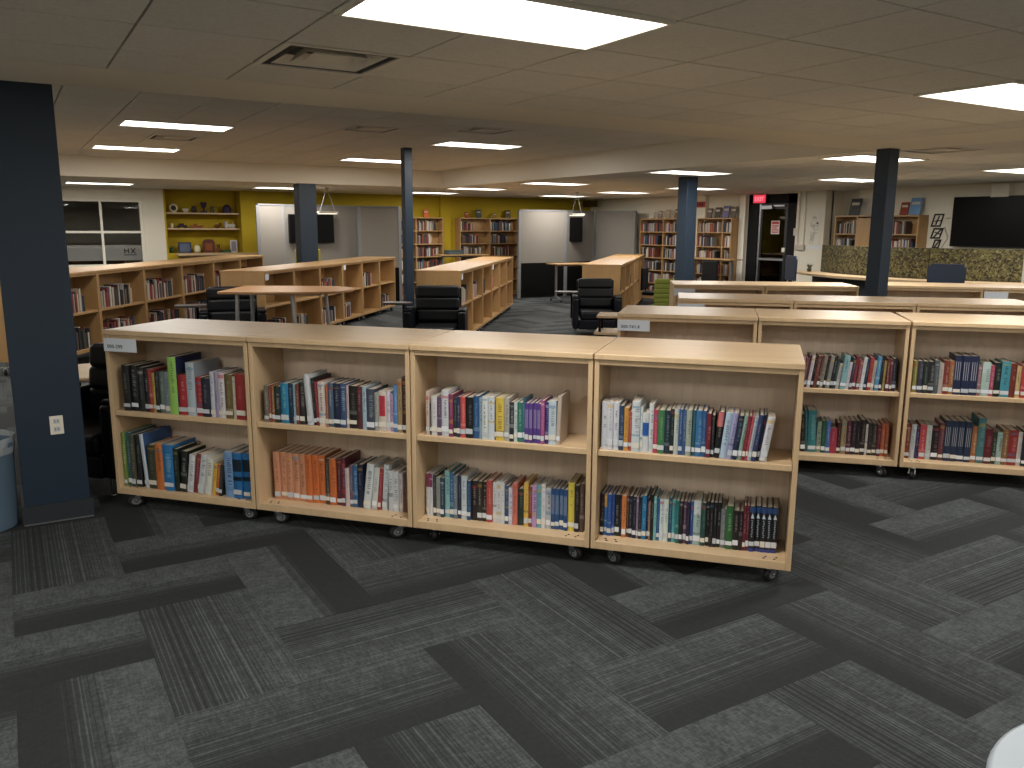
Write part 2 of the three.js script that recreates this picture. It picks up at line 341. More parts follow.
// ------------------------------------------------------------------ columns
function column(name, label, x0, x1, z0, z1, h, base) {
  const w = x1 - x0, d = z1 - z0, t = thing(name, label, 'column', [(x0 + x1) / 2, 0, (z0 + z1) / 2], 0);
  part('shaft', rb(w, h, d, 0, h / 2, 0, 0.006), M.navy, t);
  if (base) {
    part('base_cladding', [bx(w + 0.03, 0.12, 0.016, 0, 0.06, d / 2 + 0.008), bx(w + 0.03, 0.12, 0.016, 0, 0.06, -d / 2 - 0.008), bx(0.016, 0.12, d, w / 2 + 0.008, 0.06, 0), bx(0.016, 0.12, d, -w / 2 - 0.008, 0.06, 0)], M.navyBase, t);
    part('floor_trim', bx(w + 0.02, 0.006, 0.012, 0, 0.003, d / 2 + 0.022), M.steel, t);
    const o = part('power_outlet', rb(0.075, 0.118, 0.008, 0.035, 0.62, d / 2 + 0.004, 0.003), M.whiteTrim, t);
    o.userData.label = 'white power outlet';
    part('socket', [bx(0.036, 0.03, 0.003, 0.035, 0.645, d / 2 + 0.009), bx(0.036, 0.03, 0.003, 0.035, 0.595, d / 2 + 0.009)], std(0xbfc3c6, 0.5), o);
    part('socket_slots', [0.645, 0.595].flatMap((yy) => [bx(0.004, 0.012, 0.002, 0.027, yy, d / 2 + 0.011), bx(0.004, 0.012, 0.002, 0.043, yy, d / 2 + 0.011)]), M.black, o);
  }
  return t;
}
column('wide_column', 'wide navy column at the left edge with a white power outlet', -0.035, 0.335, -6.18, -5.81, HT, true);
column('steel_post', 'slim navy post right of centre-left standing by the black armchair', 5.19, 5.32, -11.79, -11.66, HT);
column('wide_column', 'wide navy column in front of the wall television at left', 4.93, 5.27, -16.36, -16.02, HC);
column('square_column', 'navy column beside the lime green chair', 9.41, 9.63, -10.38, -10.16, HC);
column('steel_post', 'navy post at right rising behind the low bookcase rows', 7.775, 7.935, -5.62, -5.46, HC - 0.002);

// ------------------------------------------------------------------ mobile bookcases
const BW = 1.062, BD = 0.70, BT = 1.195;
const casterGeo = (() => {
  const fork = [bx(0.05, 0.006, 0.06, 0, 0.089, 0), cyl(0.016, 0.018, 0.014, 0, 0.08, 0, 10)];
  for (const s of [-1, 1]) fork.push(ext([[-0.016, 0.075], [0.018, 0.075], [0.026, 0.04], [0.016, 0.03], [0.006, 0.036]], 0.003).translate(0, 0, 0.013 * s - 0.0015));
  fork.push(cyl(0.006, 0.006, 0.036, 0.014, 0.037, 0, 8, 'z'));
  return merge(fork);
})();
const tyreGeo = (() => { const g = new THREE.TorusGeometry(0.027, 0.011, 8, 20); g.translate(0.014, 0.038, 0); return merge([flat(g), cyl(0.028, 0.028, 0.016, 0.014, 0.038, 0, 20, 'z')]); })();
const hubGeo = merge([cyl(0.021, 0.021, 0.02, 0.014, 0.038, 0, 16, 'z')]);
function caster(parent, x, z, turn) {
  const c = part('caster', casterGeo, M.chrome, parent, [x, 0, z]); c.rotation.y = turn; c.scale.set(1.4, 1.08, 1.6);
  const w = part('tyre', tyreGeo, M.rubber, c); part('hub', hubGeo, M.hub, c);
}
function bookcaseParts(t, { W = BW, D = BD, T = BT, base = 0.1, shelf = 0.665, p = 0.026, mat = M.wood, holes = true, casters = true, both = true } = {}) {
  const bt = base + 0.045, it = T - 0.03 - 0.03;
  part('top', rb(W - 0.002, 0.032, D + 0.024, 0, T - 0.016, 0, 0.005), mat, t);
  for (const s of [-1, 1]) part('side_panel', rb(p, T - 0.032 - base, D, s * (W / 2 - p / 2 - 0.002), (T - 0.032 + base) / 2, 0, 0.003), mat, t);
  part('base', rb(W - 2 * p - 0.004, 0.045, D - 0.004, 0, base + 0.0225, 0, 0.003), mat, t);
  part('back_panel', bx(W - 2 * p - 0.004, it - bt, 0.02, 0, (it + bt) / 2, 0), mat === M.wood ? M.woodBack : mat, t);
  for (const s of both ? [1, -1] : [1]) {
    part('top_rail', rb(W - 2 * p - 0.004, 0.03, 0.3, 0, it + 0.0148, s * (D / 2 - 0.155), 0.002), mat, t);
    part('shelf', rb(W - 2 * p - 0.008, 0.034, D / 2 - 0.024, 0, shelf - 0.017, s * (D / 4 - 0.001), 0.004), mat, t);
  }
  if (holes) {
    const hs = [];
    for (const s of [-1, 1]) for (const [a, b] of [[0.06, 0.03], [0.115, 0.03], [0.05, 0.055], [0.105, 0.055]]) hs.push(cyl(0.0065, 0.0065, 0.0012, s * (W / 2 - p - a), bt + 0.0008, D / 2 - b, 10));
    part('peg_holes', hs, M.hole, t);
  }
  if (casters) for (const [x, z] of [[-1, 1], [1, 1], [-1, -1], [1, -1]]) caster(t, x * (W / 2 - 0.11), z * (D / 2 - 0.075), rr(-2.6, 2.6));
}
// left front corner of a unit and the way its front edge runs (degrees from +z towards +x)
function unitFrame(sx, sz, a, k = 0, W = 1.066, D = BD) {
  const d = [Math.sin(a * RAD), Math.cos(a * RAD)], n = [-d[1], d[0]];
  return { x: sx + d[0] * (k + 0.5) * W - n[0] * D / 2, z: sz + d[1] * (k + 0.5) * W - n[1] * D / 2, turn: Math.atan2(n[0], n[1]) };
}
function bookcase(f, label, group, opt) {
  const t = thing('mobile_bookcase', label, 'bookcase', [f.x, 0, f.z], f.turn, group);
  bookcaseParts(t, opt); return t;
}
const NA = 41.96;
const near = ['leftmost', 'second', 'third', 'rightmost'].map((w, k) => {
  const f = unitFrame(0.497, -5.884, NA, k);
  const lab = [
    'front row maple bookcase beside the navy column, carrying a white range card',
    'front row maple bookcase holding the run of orange spines',
    'front row maple bookcase holding purple spines, left of the rightmost one',
    'rightmost maple bookcase of the front row, nearest the camera'][k];
  return { f, o: bookcase(f, lab, 'front row of mobile bookcases') };
});
const rowR1 = [[4.08, -5.14, 45, 'second row maple bookcase with empty top shelf and white card'], [4.834, -4.386, 45, 'second row maple bookcase with leaning books, right behind the front row'], [5.593, -3.627, 43.5, 'second row maple bookcase cut by the right picture edge']]
  .map(([x, z, a, lab]) => { const f = unitFrame(x, z, a); return { f, o: bookcase(f, lab, 'second row of mobile bookcases') }; });
const third = ['third row maple bookcase at its left end with white card', 'third row maple bookcase in front of the right navy post', 'third row maple bookcase at the right picture edge', 'third row maple bookcase outside the right picture edge'];
third.slice(0, 3).forEach((lab, k) => bookcase(unitFrame(5.47, -5.98, 47.5, k), lab, 'third row of mobile bookcases', { holes: false, casters: k < 2 }));
[['fourth row maple bookcase at its left end with white card', 6.82, -7.53, 52, 0], ['fourth row maple bookcase left of the right navy post', 6.82, -7.53, 52, 1], ['fourth row maple bookcase right of the right navy post', 8.98, -6.22, 43, 0], ['fourth row maple bookcase at the right picture edge', 8.98, -6.22, 43, 1]]
  .forEach(([lab, x, z, a, k]) => bookcase(unitFrame(x, z, a, k), lab, 'fourth row of mobile bookcases', { holes: false }));
// three long runs further back, seen from their ends
const runs = [];
function run(sx, sz, a, n, where, opt = {}, W = 1.066) {
  for (let k = 0; k < n; k++) {
    const f = unitFrame(sx, sz, a, k, W);
    const lab = `${k === 0 ? 'near end' : k === n - 1 ? 'far end' : ord(k + 1)} bookcase of the long run ${where}`;
    bookcase(f, lab, `bookcases of the run ${where}`, { holes: false, mat: M.woodWarm, ...opt });
    runs.push({ f, where, k, n });
  }
}
run(3.28, -12.55, 139.1, 6, 'behind the round ended table', { casters: true });
run(5.97, -11.38, 141.5, 6, 'behind the centre black armchair', { casters: true });
run(9.55, -11.97, 136, 6, 'behind the right black armchair', { casters: true });
run(0.336, -11.6, 145.8, 6, 'under the dark window at left', { casters: true, T: 1.25, base: 0.18, shelf: 0.72, W: 1.296 }, 1.30);

// ------------------------------------------------------------------ books
// one cell of the atlas per book: the spine print on the left, the board colour on the right
const AC = 64, AR = 16, CW = 32, CH = 128;
const atlasCanvas = document.createElement('canvas'); atlasCanvas.width = AC * CW; atlasCanvas.height = AR * CH;
const actx = atlasCanvas.getContext('2d');
let cells = 0;
const hex = (h) => [0, 2, 4].map((i) => parseInt(h.slice(i, i + 2), 16));
const css = (c) => `rgb(${c.map((v) => Math.max(0, Math.min(255, Math.round(v)))).join(',')})`;
const lum = (c) => 0.3 * c[0] + 0.59 * c[1] + 0.11 * c[2];
function drawCell(color, board, style, topColor) {
  const n = cells++, cx = (n % AC) * CW, cy = Math.floor(n / AC) * CH, faded = (q) => { const l = lum(q); return q.map((v) => 0.95 * (l + (v - l) * 0.8)); }, c = faded(hex(color)), b = faded(hex(board));
  actx.fillStyle = css(c); actx.fillRect(cx, cy, CW, CH);
  const SW = 24;
  const light = lum(c) < 120;
  const ink = light ? [c[0] * 0.35 + 150, c[1] * 0.35 + 148, c[2] * 0.35 + 145] : [c[0] * 0.45, c[1] * 0.42, c[2] * 0.48];
  if (topColor) { actx.fillStyle = css(faded(hex(topColor))); actx.fillRect(cx, cy, SW, CH * 0.32); }
  if (style === 'bands') { actx.fillStyle = css(c.map((v) => v * 0.3)); actx.fillRect(cx, cy + 18, SW, 34); actx.fillRect(cx, cy + 66, SW, 12); }
  if (style === 'block') { actx.fillStyle = 'rgb(32,84,160)'; actx.fillRect(cx, cy + 32, SW, 44); }
  if (style === 'panel') { actx.fillStyle = 'rgb(178,44,62)'; actx.fillRect(cx + 3, cy + 14, SW - 6, 66); }
  if (style === 'lines') { actx.fillStyle = css(ink); for (let k = 0; k < 3; k++) actx.fillRect(cx + 4 + k * 6, cy + 20, 2, 60); }
  if (style === 'series') { actx.fillStyle = 'rgb(40,70,120)'; actx.fillRect(cx, cy + 2, SW, 16); actx.fillStyle = 'rgb(190,205,215)'; actx.beginPath(); actx.moveTo(cx + 12, cy + 18); actx.lineTo(cx + 20, cy + 34); actx.lineTo(cx + 5, cy + 34); actx.fill(); actx.fillStyle = 'rgb(150,165,180)'; for (let y = 38; y < 88; y += 5) actx.fillRect(cx + 8 + rnd() * 4, cy + y, 6, 3); actx.fillStyle = 'rgb(50,60,130)'; actx.fillRect(cx, cy + 118, SW, 10); }
  if (!['bands', 'lines', 'series', 'plain'].includes(style)) {
    // worn print: a run of blurred title marks down the spine, too small to read
    const x0 = 7 + rnd() * 4, y0 = 10 + rnd() * 18, y1 = 62 + rnd() * 32, a = 0.3 + rnd() * 0.4, bold = rnd() < 0.35 ? 8 : 5;
    actx.globalAlpha = a; actx.fillStyle = css(ink);
    for (let y = y0; y < y1; y += 4 + rnd() * 2.5) if (rnd() < 0.86) actx.fillRect(cx + x0 + rnd() * 2, cy + y, bold + rnd() * 3, 2 + rnd() * 2);
    if (rnd() < 0.45) { actx.globalAlpha = 0.5; actx.fillStyle = css(pick([[190, 150, 60], [170, 60, 60], [80, 120, 160], [210, 205, 200]])); actx.fillRect(cx + 2, cy + 6 + rnd() * 10, SW - 4, 3 + rnd() * 8); }
    if (rnd() < 0.25) { actx.globalAlpha = 0.45; actx.fillRect(cx, cy + y1 + 5, SW, 5 + rnd() * 8); }
    actx.globalAlpha = 1;
  }
  // edge wear
  actx.globalAlpha = 0.25; actx.fillStyle = css(c.map((v) => v + 60)); actx.fillRect(cx, cy, SW, 2); actx.globalAlpha = 1;
  actx.fillStyle = css(b); actx.fillRect(cx + SW, cy, CW - SW, CH);
  return { u0: (cx + 0.6) / atlasCanvas.width, u1: (cx + SW - 0.6) / atlasCanvas.width, v0: 1 - (cy + CH - 0.6) / atlasCanvas.height, v1: 1 - (cy + 0.6) / atlasCanvas.height, ub: (cx + SW + 4) / atlasCanvas.width, vb: 1 - (cy + 64) / atlasCanvas.height };
}
const atlas = new THREE.CanvasTexture(atlasCanvas); atlas.colorSpace = THREE.SRGBColorSpace;
const coverMat = std(0xffffff, 0.42, { map: atlas });
const COLORS = [['black', 25, 26, 28], ['charcoal', 55, 58, 62], ['grey', 130, 135, 138], ['white', 205, 210, 215], ['cream', 205, 195, 180], ['red', 170, 45, 45], ['maroon', 100, 35, 48], ['orange', 215, 115, 55], ['peach', 210, 140, 100], ['yellow', 215, 180, 55], ['brown', 95, 65, 45], ['olive', 105, 95, 45], ['green', 50, 115, 65], ['dark green', 32, 56, 46], ['lime', 143, 208, 81], ['teal', 40, 110, 115], ['pale teal', 125, 180, 182], ['light blue', 150, 185, 212], ['blue', 40, 95, 165], ['navy', 32, 42, 75], ['purple', 90, 58, 145], ['lilac', 170, 160, 205], ['pink', 200, 125, 150], ['crimson', 190, 55, 85], ['slate', 80, 95, 112]];
function colorName(h) { const c = hex(h); let b = 'grey', bd = 1e9; for (const [n, r, g, bl] of COLORS) { const d = (c[0] - r) ** 2 + (c[1] - g) ** 2 + (c[2] - bl) ** 2; if (d < bd) { bd = d; b = n; } } return b; }
function coverGeo(t, h, d, cell) {
  // curved spine strip and two boards, thickness included
  const pos = [], nor = [], uv = [], b = Math.min(0.0026, t * 0.18), seg = 4, bulge = Math.min(0.006, t * 0.16);
  const quad = (p, q, r, s, uvs) => {
    const A = new THREE.Vector3(...p), B = new THREE.Vector3(...q), C = new THREE.Vector3(...r), n = B.clone().sub(A).cross(C.clone().sub(A)).normalize();
    for (const [k, v] of [[0, p], [1, q], [2, r], [0, p], [2, r], [3, s]]) { pos.push(...v); nor.push(n.x, n.y, n.z); uv.push(...(uvs ? uvs[k] : [cell.ub, cell.vb])); }
  };
  const zz = (x) => bulge * (1 - (2 * x / t) ** 2);
  for (let i = 0; i < seg; i++) {
    const xa = -t / 2 + t * i / seg, xb = -t / 2 + t * (i + 1) / seg, ua = cell.u0 + (cell.u1 - cell.u0) * i / seg, ub = cell.u0 + (cell.u1 - cell.u0) * (i + 1) / seg;
    quad([xa, 0, zz(xa)], [xb, 0, zz(xb)], [xb, h, zz(xb)], [xa, h, zz(xa)], [[ua, cell.v0], [ub, cell.v0], [ub, cell.v1], [ua, cell.v1]]);
    quad([xa, h, zz(xa)], [xb, h, zz(xb)], [xb, h, -b], [xa, h, -b]);
    quad([xb, 0, -b], [xa, 0, -b], [xa, h, -b], [xb, h, -b]);
  }
  for (const s of [-1, 1]) {
    const xo = s * t / 2, xi = s * (t / 2 - b), o = s > 0 ? [xi, xo] : [xo, xi];
    quad([o[1], 0, 0], [o[1], 0, -d], [o[1], h, -d], [o[1], h, 0]);
    quad([o[0], 0, -d], [o[0], 0, 0], [o[0], h, 0], [o[0], h, -d]);
    quad([o[0], h, 0], [o[1], h, 0], [o[1], h, -d], [o[0], h, -d]);
    quad([o[1], 0, -d], [o[0], 0, -d], [o[0], h, -d], [o[1], h, -d]);
    quad([o[0], 0, -d], [o[1], 0, -d], [o[1], 0, 0], [o[0], 0, 0]);
  }
  const g = new THREE.BufferGeometry();
  g.setAttribute('position', new THREE.Float32BufferAttribute(pos, 3)); g.setAttribute('normal', new THREE.Float32BufferAttribute(nor, 3)); g.setAttribute('uv', new THREE.Float32BufferAttribute(uv, 2));
  return g;
}
let bookCount = 0;
const stickers = [M.paper, std(0xc9ced4, 0.7), std(0xd6d2c6, 0.7), std(0xb9c0c8, 0.7)];
// spec: "width height colour [tilt] [style] [board colour]" per book, widths relative, heights in cm
function shelfOfBooks(frame, y, from, to, spec, where, group, back = y < 0.4 ? 0.105 : 0.032, D = BD) {
  const list = spec.trim().split(/\s*;\s*/).map((s) => { const q = s.split(/\s+/); return { w: +q[0], h: +q[1] / 100 * (y < 0.4 ? 1.1 : 1.03), c: q[2], tilt: +(q[3] ?? 0), style: q[4] ?? '', board: q[5] ?? q[2] }; });
  const eff = (q) => q.w / Math.cos(q.tilt * RAD);
  const gap = list.map((q, i) => { const n = list[i + 1]; return n ? Math.max(0, Math.tan(q.tilt * RAD) - Math.tan(n.tilt * RAD)) * Math.min(q.h, n.h) : 0; });
  const total = list.reduce((s, q) => s + eff(q), 0), k = (to - from - gap.reduce((s, g) => s + g, 0)) / total;
  let x = from;
  const cos = Math.cos(frame.turn), sin = Math.sin(frame.turn);
  list.forEach((q, i) => {
    const t = Math.max(0.006, q.w * k - 0.001), adv = eff(q) * k;
    const d = Math.min(0.315 - back, Math.max(0.15, q.h * rr(0.68, 0.78))), a = q.tilt * RAD;
    const top = q.style.startsWith('T') ? q.style.slice(1) : null, style = top ? '' : q.style;
    const cell = drawCell(q.c, q.board, style, top);
    const thick = q.w * k > 0.04 ? 'thick ' : q.w * k < 0.018 ? 'thin ' : '';
    const lab = `${thick}${colorName(q.c)}${q.tilt > 3 ? ' leaning' : ''} book, ${i === 0 ? 'leftmost' : i === list.length - 1 ? 'rightmost' : ord(i + 1) + ' from left'}, ${where}`;
    // local point of the lowest bottom corner
    const lx = a >= 0 ? x + adv : x, lz = D / 2 - back - rr(0, 0.014);
    const o = thing('book', lab, 'book', [frame.x + lx * cos + lz * sin, y + 0.0005, frame.z - lx * sin + lz * cos], frame.turn, group);
    o.rotation.set(0, frame.turn, -a); o.rotation.order = 'YXZ';
    part('cover', coverGeo(t, q.h, d, cell), coverMat, o, a >= 0 ? [-t / 2, 0, 0] : [t / 2, 0, 0]);
    const b = Math.min(0.0026, t * 0.18);
    part('pages', bx(t - 2 * b - 0.0004, q.h - 0.009, d - 0.008, a >= 0 ? -t / 2 : t / 2, q.h / 2, -d / 2 - 0.0005), M.pages, o);
    if (q.style !== 'bare' && rnd() < 0.88) {
      const lh = Math.min(0.03, q.h * 0.12) * rr(0.75, 1.1), ly = q.style === 'series' ? 0.045 : rr(0.018, 0.028) + lh / 2;
      part('spine_label', bx(t * rr(0.86, 0.98), lh, 0.0012, a >= 0 ? -t / 2 : t / 2, ly, Math.min(0.006, t * 0.16) + 0.0006), pick(stickers), o);
    }
    x += adv + gap[i]; bookCount++;
  });
}
const HW = BW / 2 - 0.028;
const rep = (n, s) => Array(n).fill(s).join(';');
const US = 0.665, LS = 0.145;
const G1 = 'books on the front row', G2 = 'books on the second row';
const u = near.map((q) => q.f), R = rowR1.map((q) => q.f);
shelfOfBooks(u[0], US, -HW + 0.06, HW - 0.005, `45 29 1b1f22;45 29 15191c;40 28 20282b;30 27 1a1c20;25 27 a8322f;15 25 b9963a;25 26 22252a;30 26 5d7069;35 26 7f93a0;52 36 8fd051 0 bare 232a5c;40 8 232a5c 0 bare;55 25 b8262f 0 Tb8262f b8262f;22 8 8a8f98 0 bare;50 33 a9bfcb 0 - 8f9aa8;40 24 b3242c;45 24 20253a;30 28 c3cbdc;20 28 9d93b5;40 28 cfcbd8;45 27 6b5a2b;20 26 c9c3b0;60 28 a82323;15 26 cfb8b4`.replace('40 8 232a5c 0 bare;', '').replace('22 8 8a8f98 0 bare;', ''), 'upper shelf, leftmost front bookcase', G1);
shelfOfBooks(u[0], LS, -HW + 0.005, HW - 0.004, `25 33 6b8b3a;30 33 2d6673;35 32 4a4a3a;40 32 23282a;28 33 c0d0e0 -4 plain 3a66a8;60 27 3c4030;55 28 d8702a;75 28 1f78c4;35 26 1e2e26;45 25 202522 5;40 23 d5dae0 8;35 24 8a2f38 10;45 24 ccd3da 10;45 22 d9dcd0 9;25 19 e0b030 8 Te0b030;25 19 c8641f 8;25 19 2b2b2b 8;60 27 6f9fd6;60 27 1d6fb8 0 bands;50 27 1d6fb8 0 bands;30 27 1d6fb8 0 bands`, 'lower shelf, leftmost front bookcase', G1, 0.04);
shelfOfBooks(u[1], US, -HW + 0.045, HW - 0.006, `30 22 70675a;15 22 8c3a2c;20 22 a86f3a;40 22 1f2a2e;50 24 1d87b8;30 24 1b2b4a;20 24 8fc0d0;20 24 7a3a30;35 25 2c2c2c;35 30 c5cbd2 -4 plain;20 28 181b1d -3;15 26 9c2b30 -3;45 26 d8c8c0 -2;12 25 c06a4a;35 26 44607a;40 26 1c2746;35 26 34507e;15 25 c8b0b0;50 25 161616;35 25 5a2a30;25 25 9fbcd0;50 24 3e4a5c;20 22 9a9f98;45 23 cfc4b8 0 panel;25 23 d0c8d6;20 22 b88fb8;25 27 4a86c8;28 31 a0865a;30 32 4a2f22`, 'upper shelf, second front bookcase', G1);
shelfOfBooks(u[1], LS, -HW + 0.045, HW - 0.04, `${rep(5, '42 28 d28a62 -1')};${rep(3, '42 28 d9682a -1')};26 27 3a3530;42 27 d9682a;30 27 5c2230;28 28 6b2838;25 22 cdb8bc;20 24 5d5a70;30 24 2b5f9e;35 25 1c2440;45 26 ccd6dc 7;35 24 c9d0cf 6;20 24 a83238 5;30 26 c8d6dc 4;28 23 c3cdd6;35 23 ccd4dc;22 22 d4c8cc;40 26 6a4430 6 bare`, 'lower shelf, second front bookcase', G1);
shelfOfBooks(u[2], US, -HW + 0.05, HW - 0.16, `35 25 c8b0a0;15 18 3a3540;58 22 cfd0d2;48 22 5f4568;72 26 c5ccd6;45 24 8a3060;35 22 33402f;35 23 2c3560;50 23 d84a4a;75 23 16181c;60 24 24568e;30 23 8aa8c0;55 24 ccd6d4;60 24 c8d2de;15 22 2a2a28;80 24 d8b838;50 24 a8a8a0;45 22 2a3038 0 - 6a2430;30 22 c0d0d0;50 22 2d7a6a;20 24 2f6f8a;${rep(4, '38 22 5a3a98 0 lines')};35 24 b0508a;35 23 3a3080;70 24 b8ccd8;36 27 bfae9e 2 plain c4b4a4`, 'upper shelf, third front bookcase', G1);
shelfOfBooks(u[2], LS, -HW + 0.015, HW - 0.03, `34 24 cdd4dc 0 T8a3058;32 24 d0d6dc 0 T8a3058;35 23 3a3d40;45 22 8a958f;40 22 25405a;50 26 7fb8b8;45 25 2a6a98;40 24 6a7a8a;35 24 2a3448;62 24 c0d0dc;40 22 2a5078;60 22 2a2024 0 T2a2024;50 22 33302a;45 22 2c2824;60 23 c04840;40 22 d0d4d8;42 23 d0d4d8;38 23 cfd4da;40 21 34557f;38 20 c8c4d8;50 23 d86a58;62 20 26382f;45 24 e0b040;35 22 8a3a28;45 23 b890c8;45 23 5fa8b8;40 24 d4d4dc;50 22 b8bcc4;${rep(4, '40 22 25508c 0 lines')};62 26 dcc83a;45 25 2a2628;45 26 5a4438`, 'lower shelf, third front bookcase', G1);
shelfOfBooks(u[3], US, -HW + 0.012, HW - 0.13, `${rep(3, '60 25.5 ccd2dc')};50 24 2a4468;50 23 d09030;35 21 b04848;82 27 c8d4da;28 24 c8d8dc;62 21 cfd6da 0 block;45 26 ccd6dc;48 23 c03858;66 23 3a8048;56 23 22354a;40 24 1c2c28;45 24 b8c4c0;40 24 2f5590;35 24 3a5a90;55 24 9aa89a;40 24 1f5a6a;60 24 2a70b0;45 24 2a5a98;45 23 7a2030;35 22 2a2a30;55 24 16181c 4 Td8646a;68 24 a8c4e0 6;50 24 9a9cd0 6;50 23 1f2c50 7;40 23 8ab0a0 7;35 23 8a1f30 7;25 23 c8485a 7;35 23 a8b4c0 7;45 24 2c3c70 7;30 24 1e2140 7;72 23 d0d4dc 8`, 'upper shelf, rightmost front bookcase', G1);
shelfOfBooks(u[3], LS, -HW + 0.004, HW - 0.05, `40 22 201a2a;30 22 2a70c0 0 Td89838;45 22 2458b0;30 22 2a4aa0;50 22 1a2220;25 22 2a2030;45 22 d87838;20 22 6a4030;40 22 1e2030;40 22 1c2238;20 22 8a7a9a;35 22 20242c;45 23 1f7ab8;22 22 2a3050;18 20 9a7a6a;30 24 1a2024;30 23 70b8b8;30 22 2a60a0;40 22 c8dce0;45 22 d0dcd8;35 23 1f5a78;35 22 4aa8b0;35 22 1f7070;38 22 1c2020;35 22 5a3a5a;30 22 2a2440;35 22 2a50a0;70 23 9abcb8 0 Tcdd8dc;48 22 1f4a48;${rep(4, '36 23 1c1e22')};50 20 70787c;65 22 2a6a34;58 20 221c20;35 20 2a1c22;30 23 6a2030;28 23 6a2030;${rep(5, '52 23 181a22 0 series')}`, 'lower shelf, rightmost front bookcase', G1);
shelfOfBooks(R[1], US, -HW + 0.27, HW - 0.03, `25 25 1f5a50 4;35 23 c87888 6;30 22 7a4a48 7;25 24 5a3038 7;35 24 c8bcc4 7;30 23 181416 7;35 24 7a3a2c 7;30 24 4a3028 7;35 24 8a8074 7;30 24 221e1c 7;40 24 8a8c88 7;38 24 1c2224 7;25 22 2a4048 7;35 19 b8b4b0 7;60 25 7ab0b8 6;35 20 c8bcc8 6;30 23 2a3040 6;35 24 8a2638 6;40 22 8a4a50 5;35 24 c8ccd0 5;30 23 1f3a50 5;40 24 a83230 4;30 22 b0a89c 4;45 25 4a8ab8 3;30 24 1c2430 3;25 22 a08a48 2;35 24 6a2a28 1;25 23 6a3038;40 24 1a2034`, 'upper shelf, leaning second row bookcase', G2);
shelfOfBooks(R[1], LS, -HW + 0.26, HW - 0.03, `40 24 26304a -2;35 26 2a3c70 -3;25 24 3a2830 -3;45 27 1c1a18 -3;20 30 2f6a70 -3;75 30 2a8088 -2;40 22 8aa090;40 23 1f5a38;40 23 3f6ab8;60 18 b03048;35 22 4a1c20;45 24 9a8a60;40 24 5a2a38;45 24 2e2028;40 24 20182a;45 25 241c1c;20 22 c8c0b8;40 23 2a2830;40 23 3a342c;35 22 6a2430;35 23 c8603a;30 24 a8502c`, 'lower shelf, leaning second row bookcase', G2);
shelfOfBooks(R[2], US, -HW + 0.015, HW - 0.03, `30 23 8a8438;40 23 34384a;35 23 22302c;40 23 26262a;35 24 4a5a60;30 22 b8a8a0;40 24 8a3428;30 24 a06a3c;${rep(3, '55 28 1c2850 0 lines')};25 22 9a6a70;55 24 a8c4bc 0 Tb8d0cc;30 22 c04868;45 24 1a2622;60 25 3a9ab0 0 T3a9ab0;40 24 7a2a20;35 22 d0b070;45 23 c03438;40 24 d85838;50 26 20285a;40 24 6a2c30;45 24 2a2a30;40 23 8a9098`, 'upper shelf, second row bookcase at right edge', G2);
shelfOfBooks(R[2], LS, -HW + 0.015, HW - 0.03, `35 24 8a3a28;35 24 b8c0c8 1;25 23 2c3068;45 24 c8404a;35 24 b8c4c0;50 24 281820;35 26 6a3440;${rep(4, '46 28 1f3050 0 lines')};35 25 b06a34;50 31 3f7a80;50 24 6a1c28;30 22 2a3a2c;35 22 98b8b0;40 24 8a6238;60 24 a02828;30 23 c8c0bc;45 24 20283c;45 24 a8203c;40 24 3a3030;40 25 7a3038`, 'lower shelf, second row bookcase at right edge', G2);
console.log('books', bookCount, 'cells', cells);

// range cards on the bookcase ends
function textTex(w, h, bg, draw) { return canvasTex(w, h, (c) => { c.fillStyle = bg; c.fillRect(0, 0, w, h); draw(c, w, h); }); }
function plateGeo(w, h, d, x, y, z) {     // thin plate whose +z face carries the whole print
  const g = new THREE.BoxGeometry(w, h, d).toNonIndexed(); const n = g.attributes.normal, p = g.attributes.position, uv = g.attributes.uv;
  for (let i = 0; i < p.count; i++) if (n.getZ(i) > 0.5) uv.setXY(i, p.getX(i) / w + 0.5, p.getY(i) / h + 0.5); else uv.setXY(i, 0.01, 0.01);
  g.translate(x, y, z); return g;
}
function card(unit, text, w = 0.25, h = 0.085) {
  const tex = textTex(256, 88, '#d3dbe6', (c) => { c.fillStyle = '#2c3a48'; c.font = 'bold 34px sans-serif'; c.fillText(text, 26, 66); });
  const m = part('range_card', plateGeo(w, h, 0.004, -BW / 2 + w / 2 + 0.004, 1.1, BD / 2 + 0.006), std(0xffffff, 0.3, { map: tex }), unit);
  m.userData.label = 'white range card';
}
card(near[0].o, '000-299'); card(rowR1[0].o, '500-741.8');
const byLabel = (s) => scene.children.find((o) => o.userData.label === s);
card(byLabel('third row maple bookcase at its left end with white card'), ''); card(byLabel('fourth row maple bookcase at its left end with white card'), '');
card(byLabel('fourth row maple bookcase at the right picture edge'), '');
for (const s of ['near end bookcase of the long run behind the round ended table', 'fourth bookcase of the long run behind the round ended table', 'near end bookcase of the long run behind the centre black armchair', 'fourth bookcase of the long run behind the centre black armchair'])
  part('range_tag', bx(0.11, 0.09, 0.004, -BW / 2 + 0.09, 1.1, BD / 2 + 0.006), M.paper, byLabel(s));

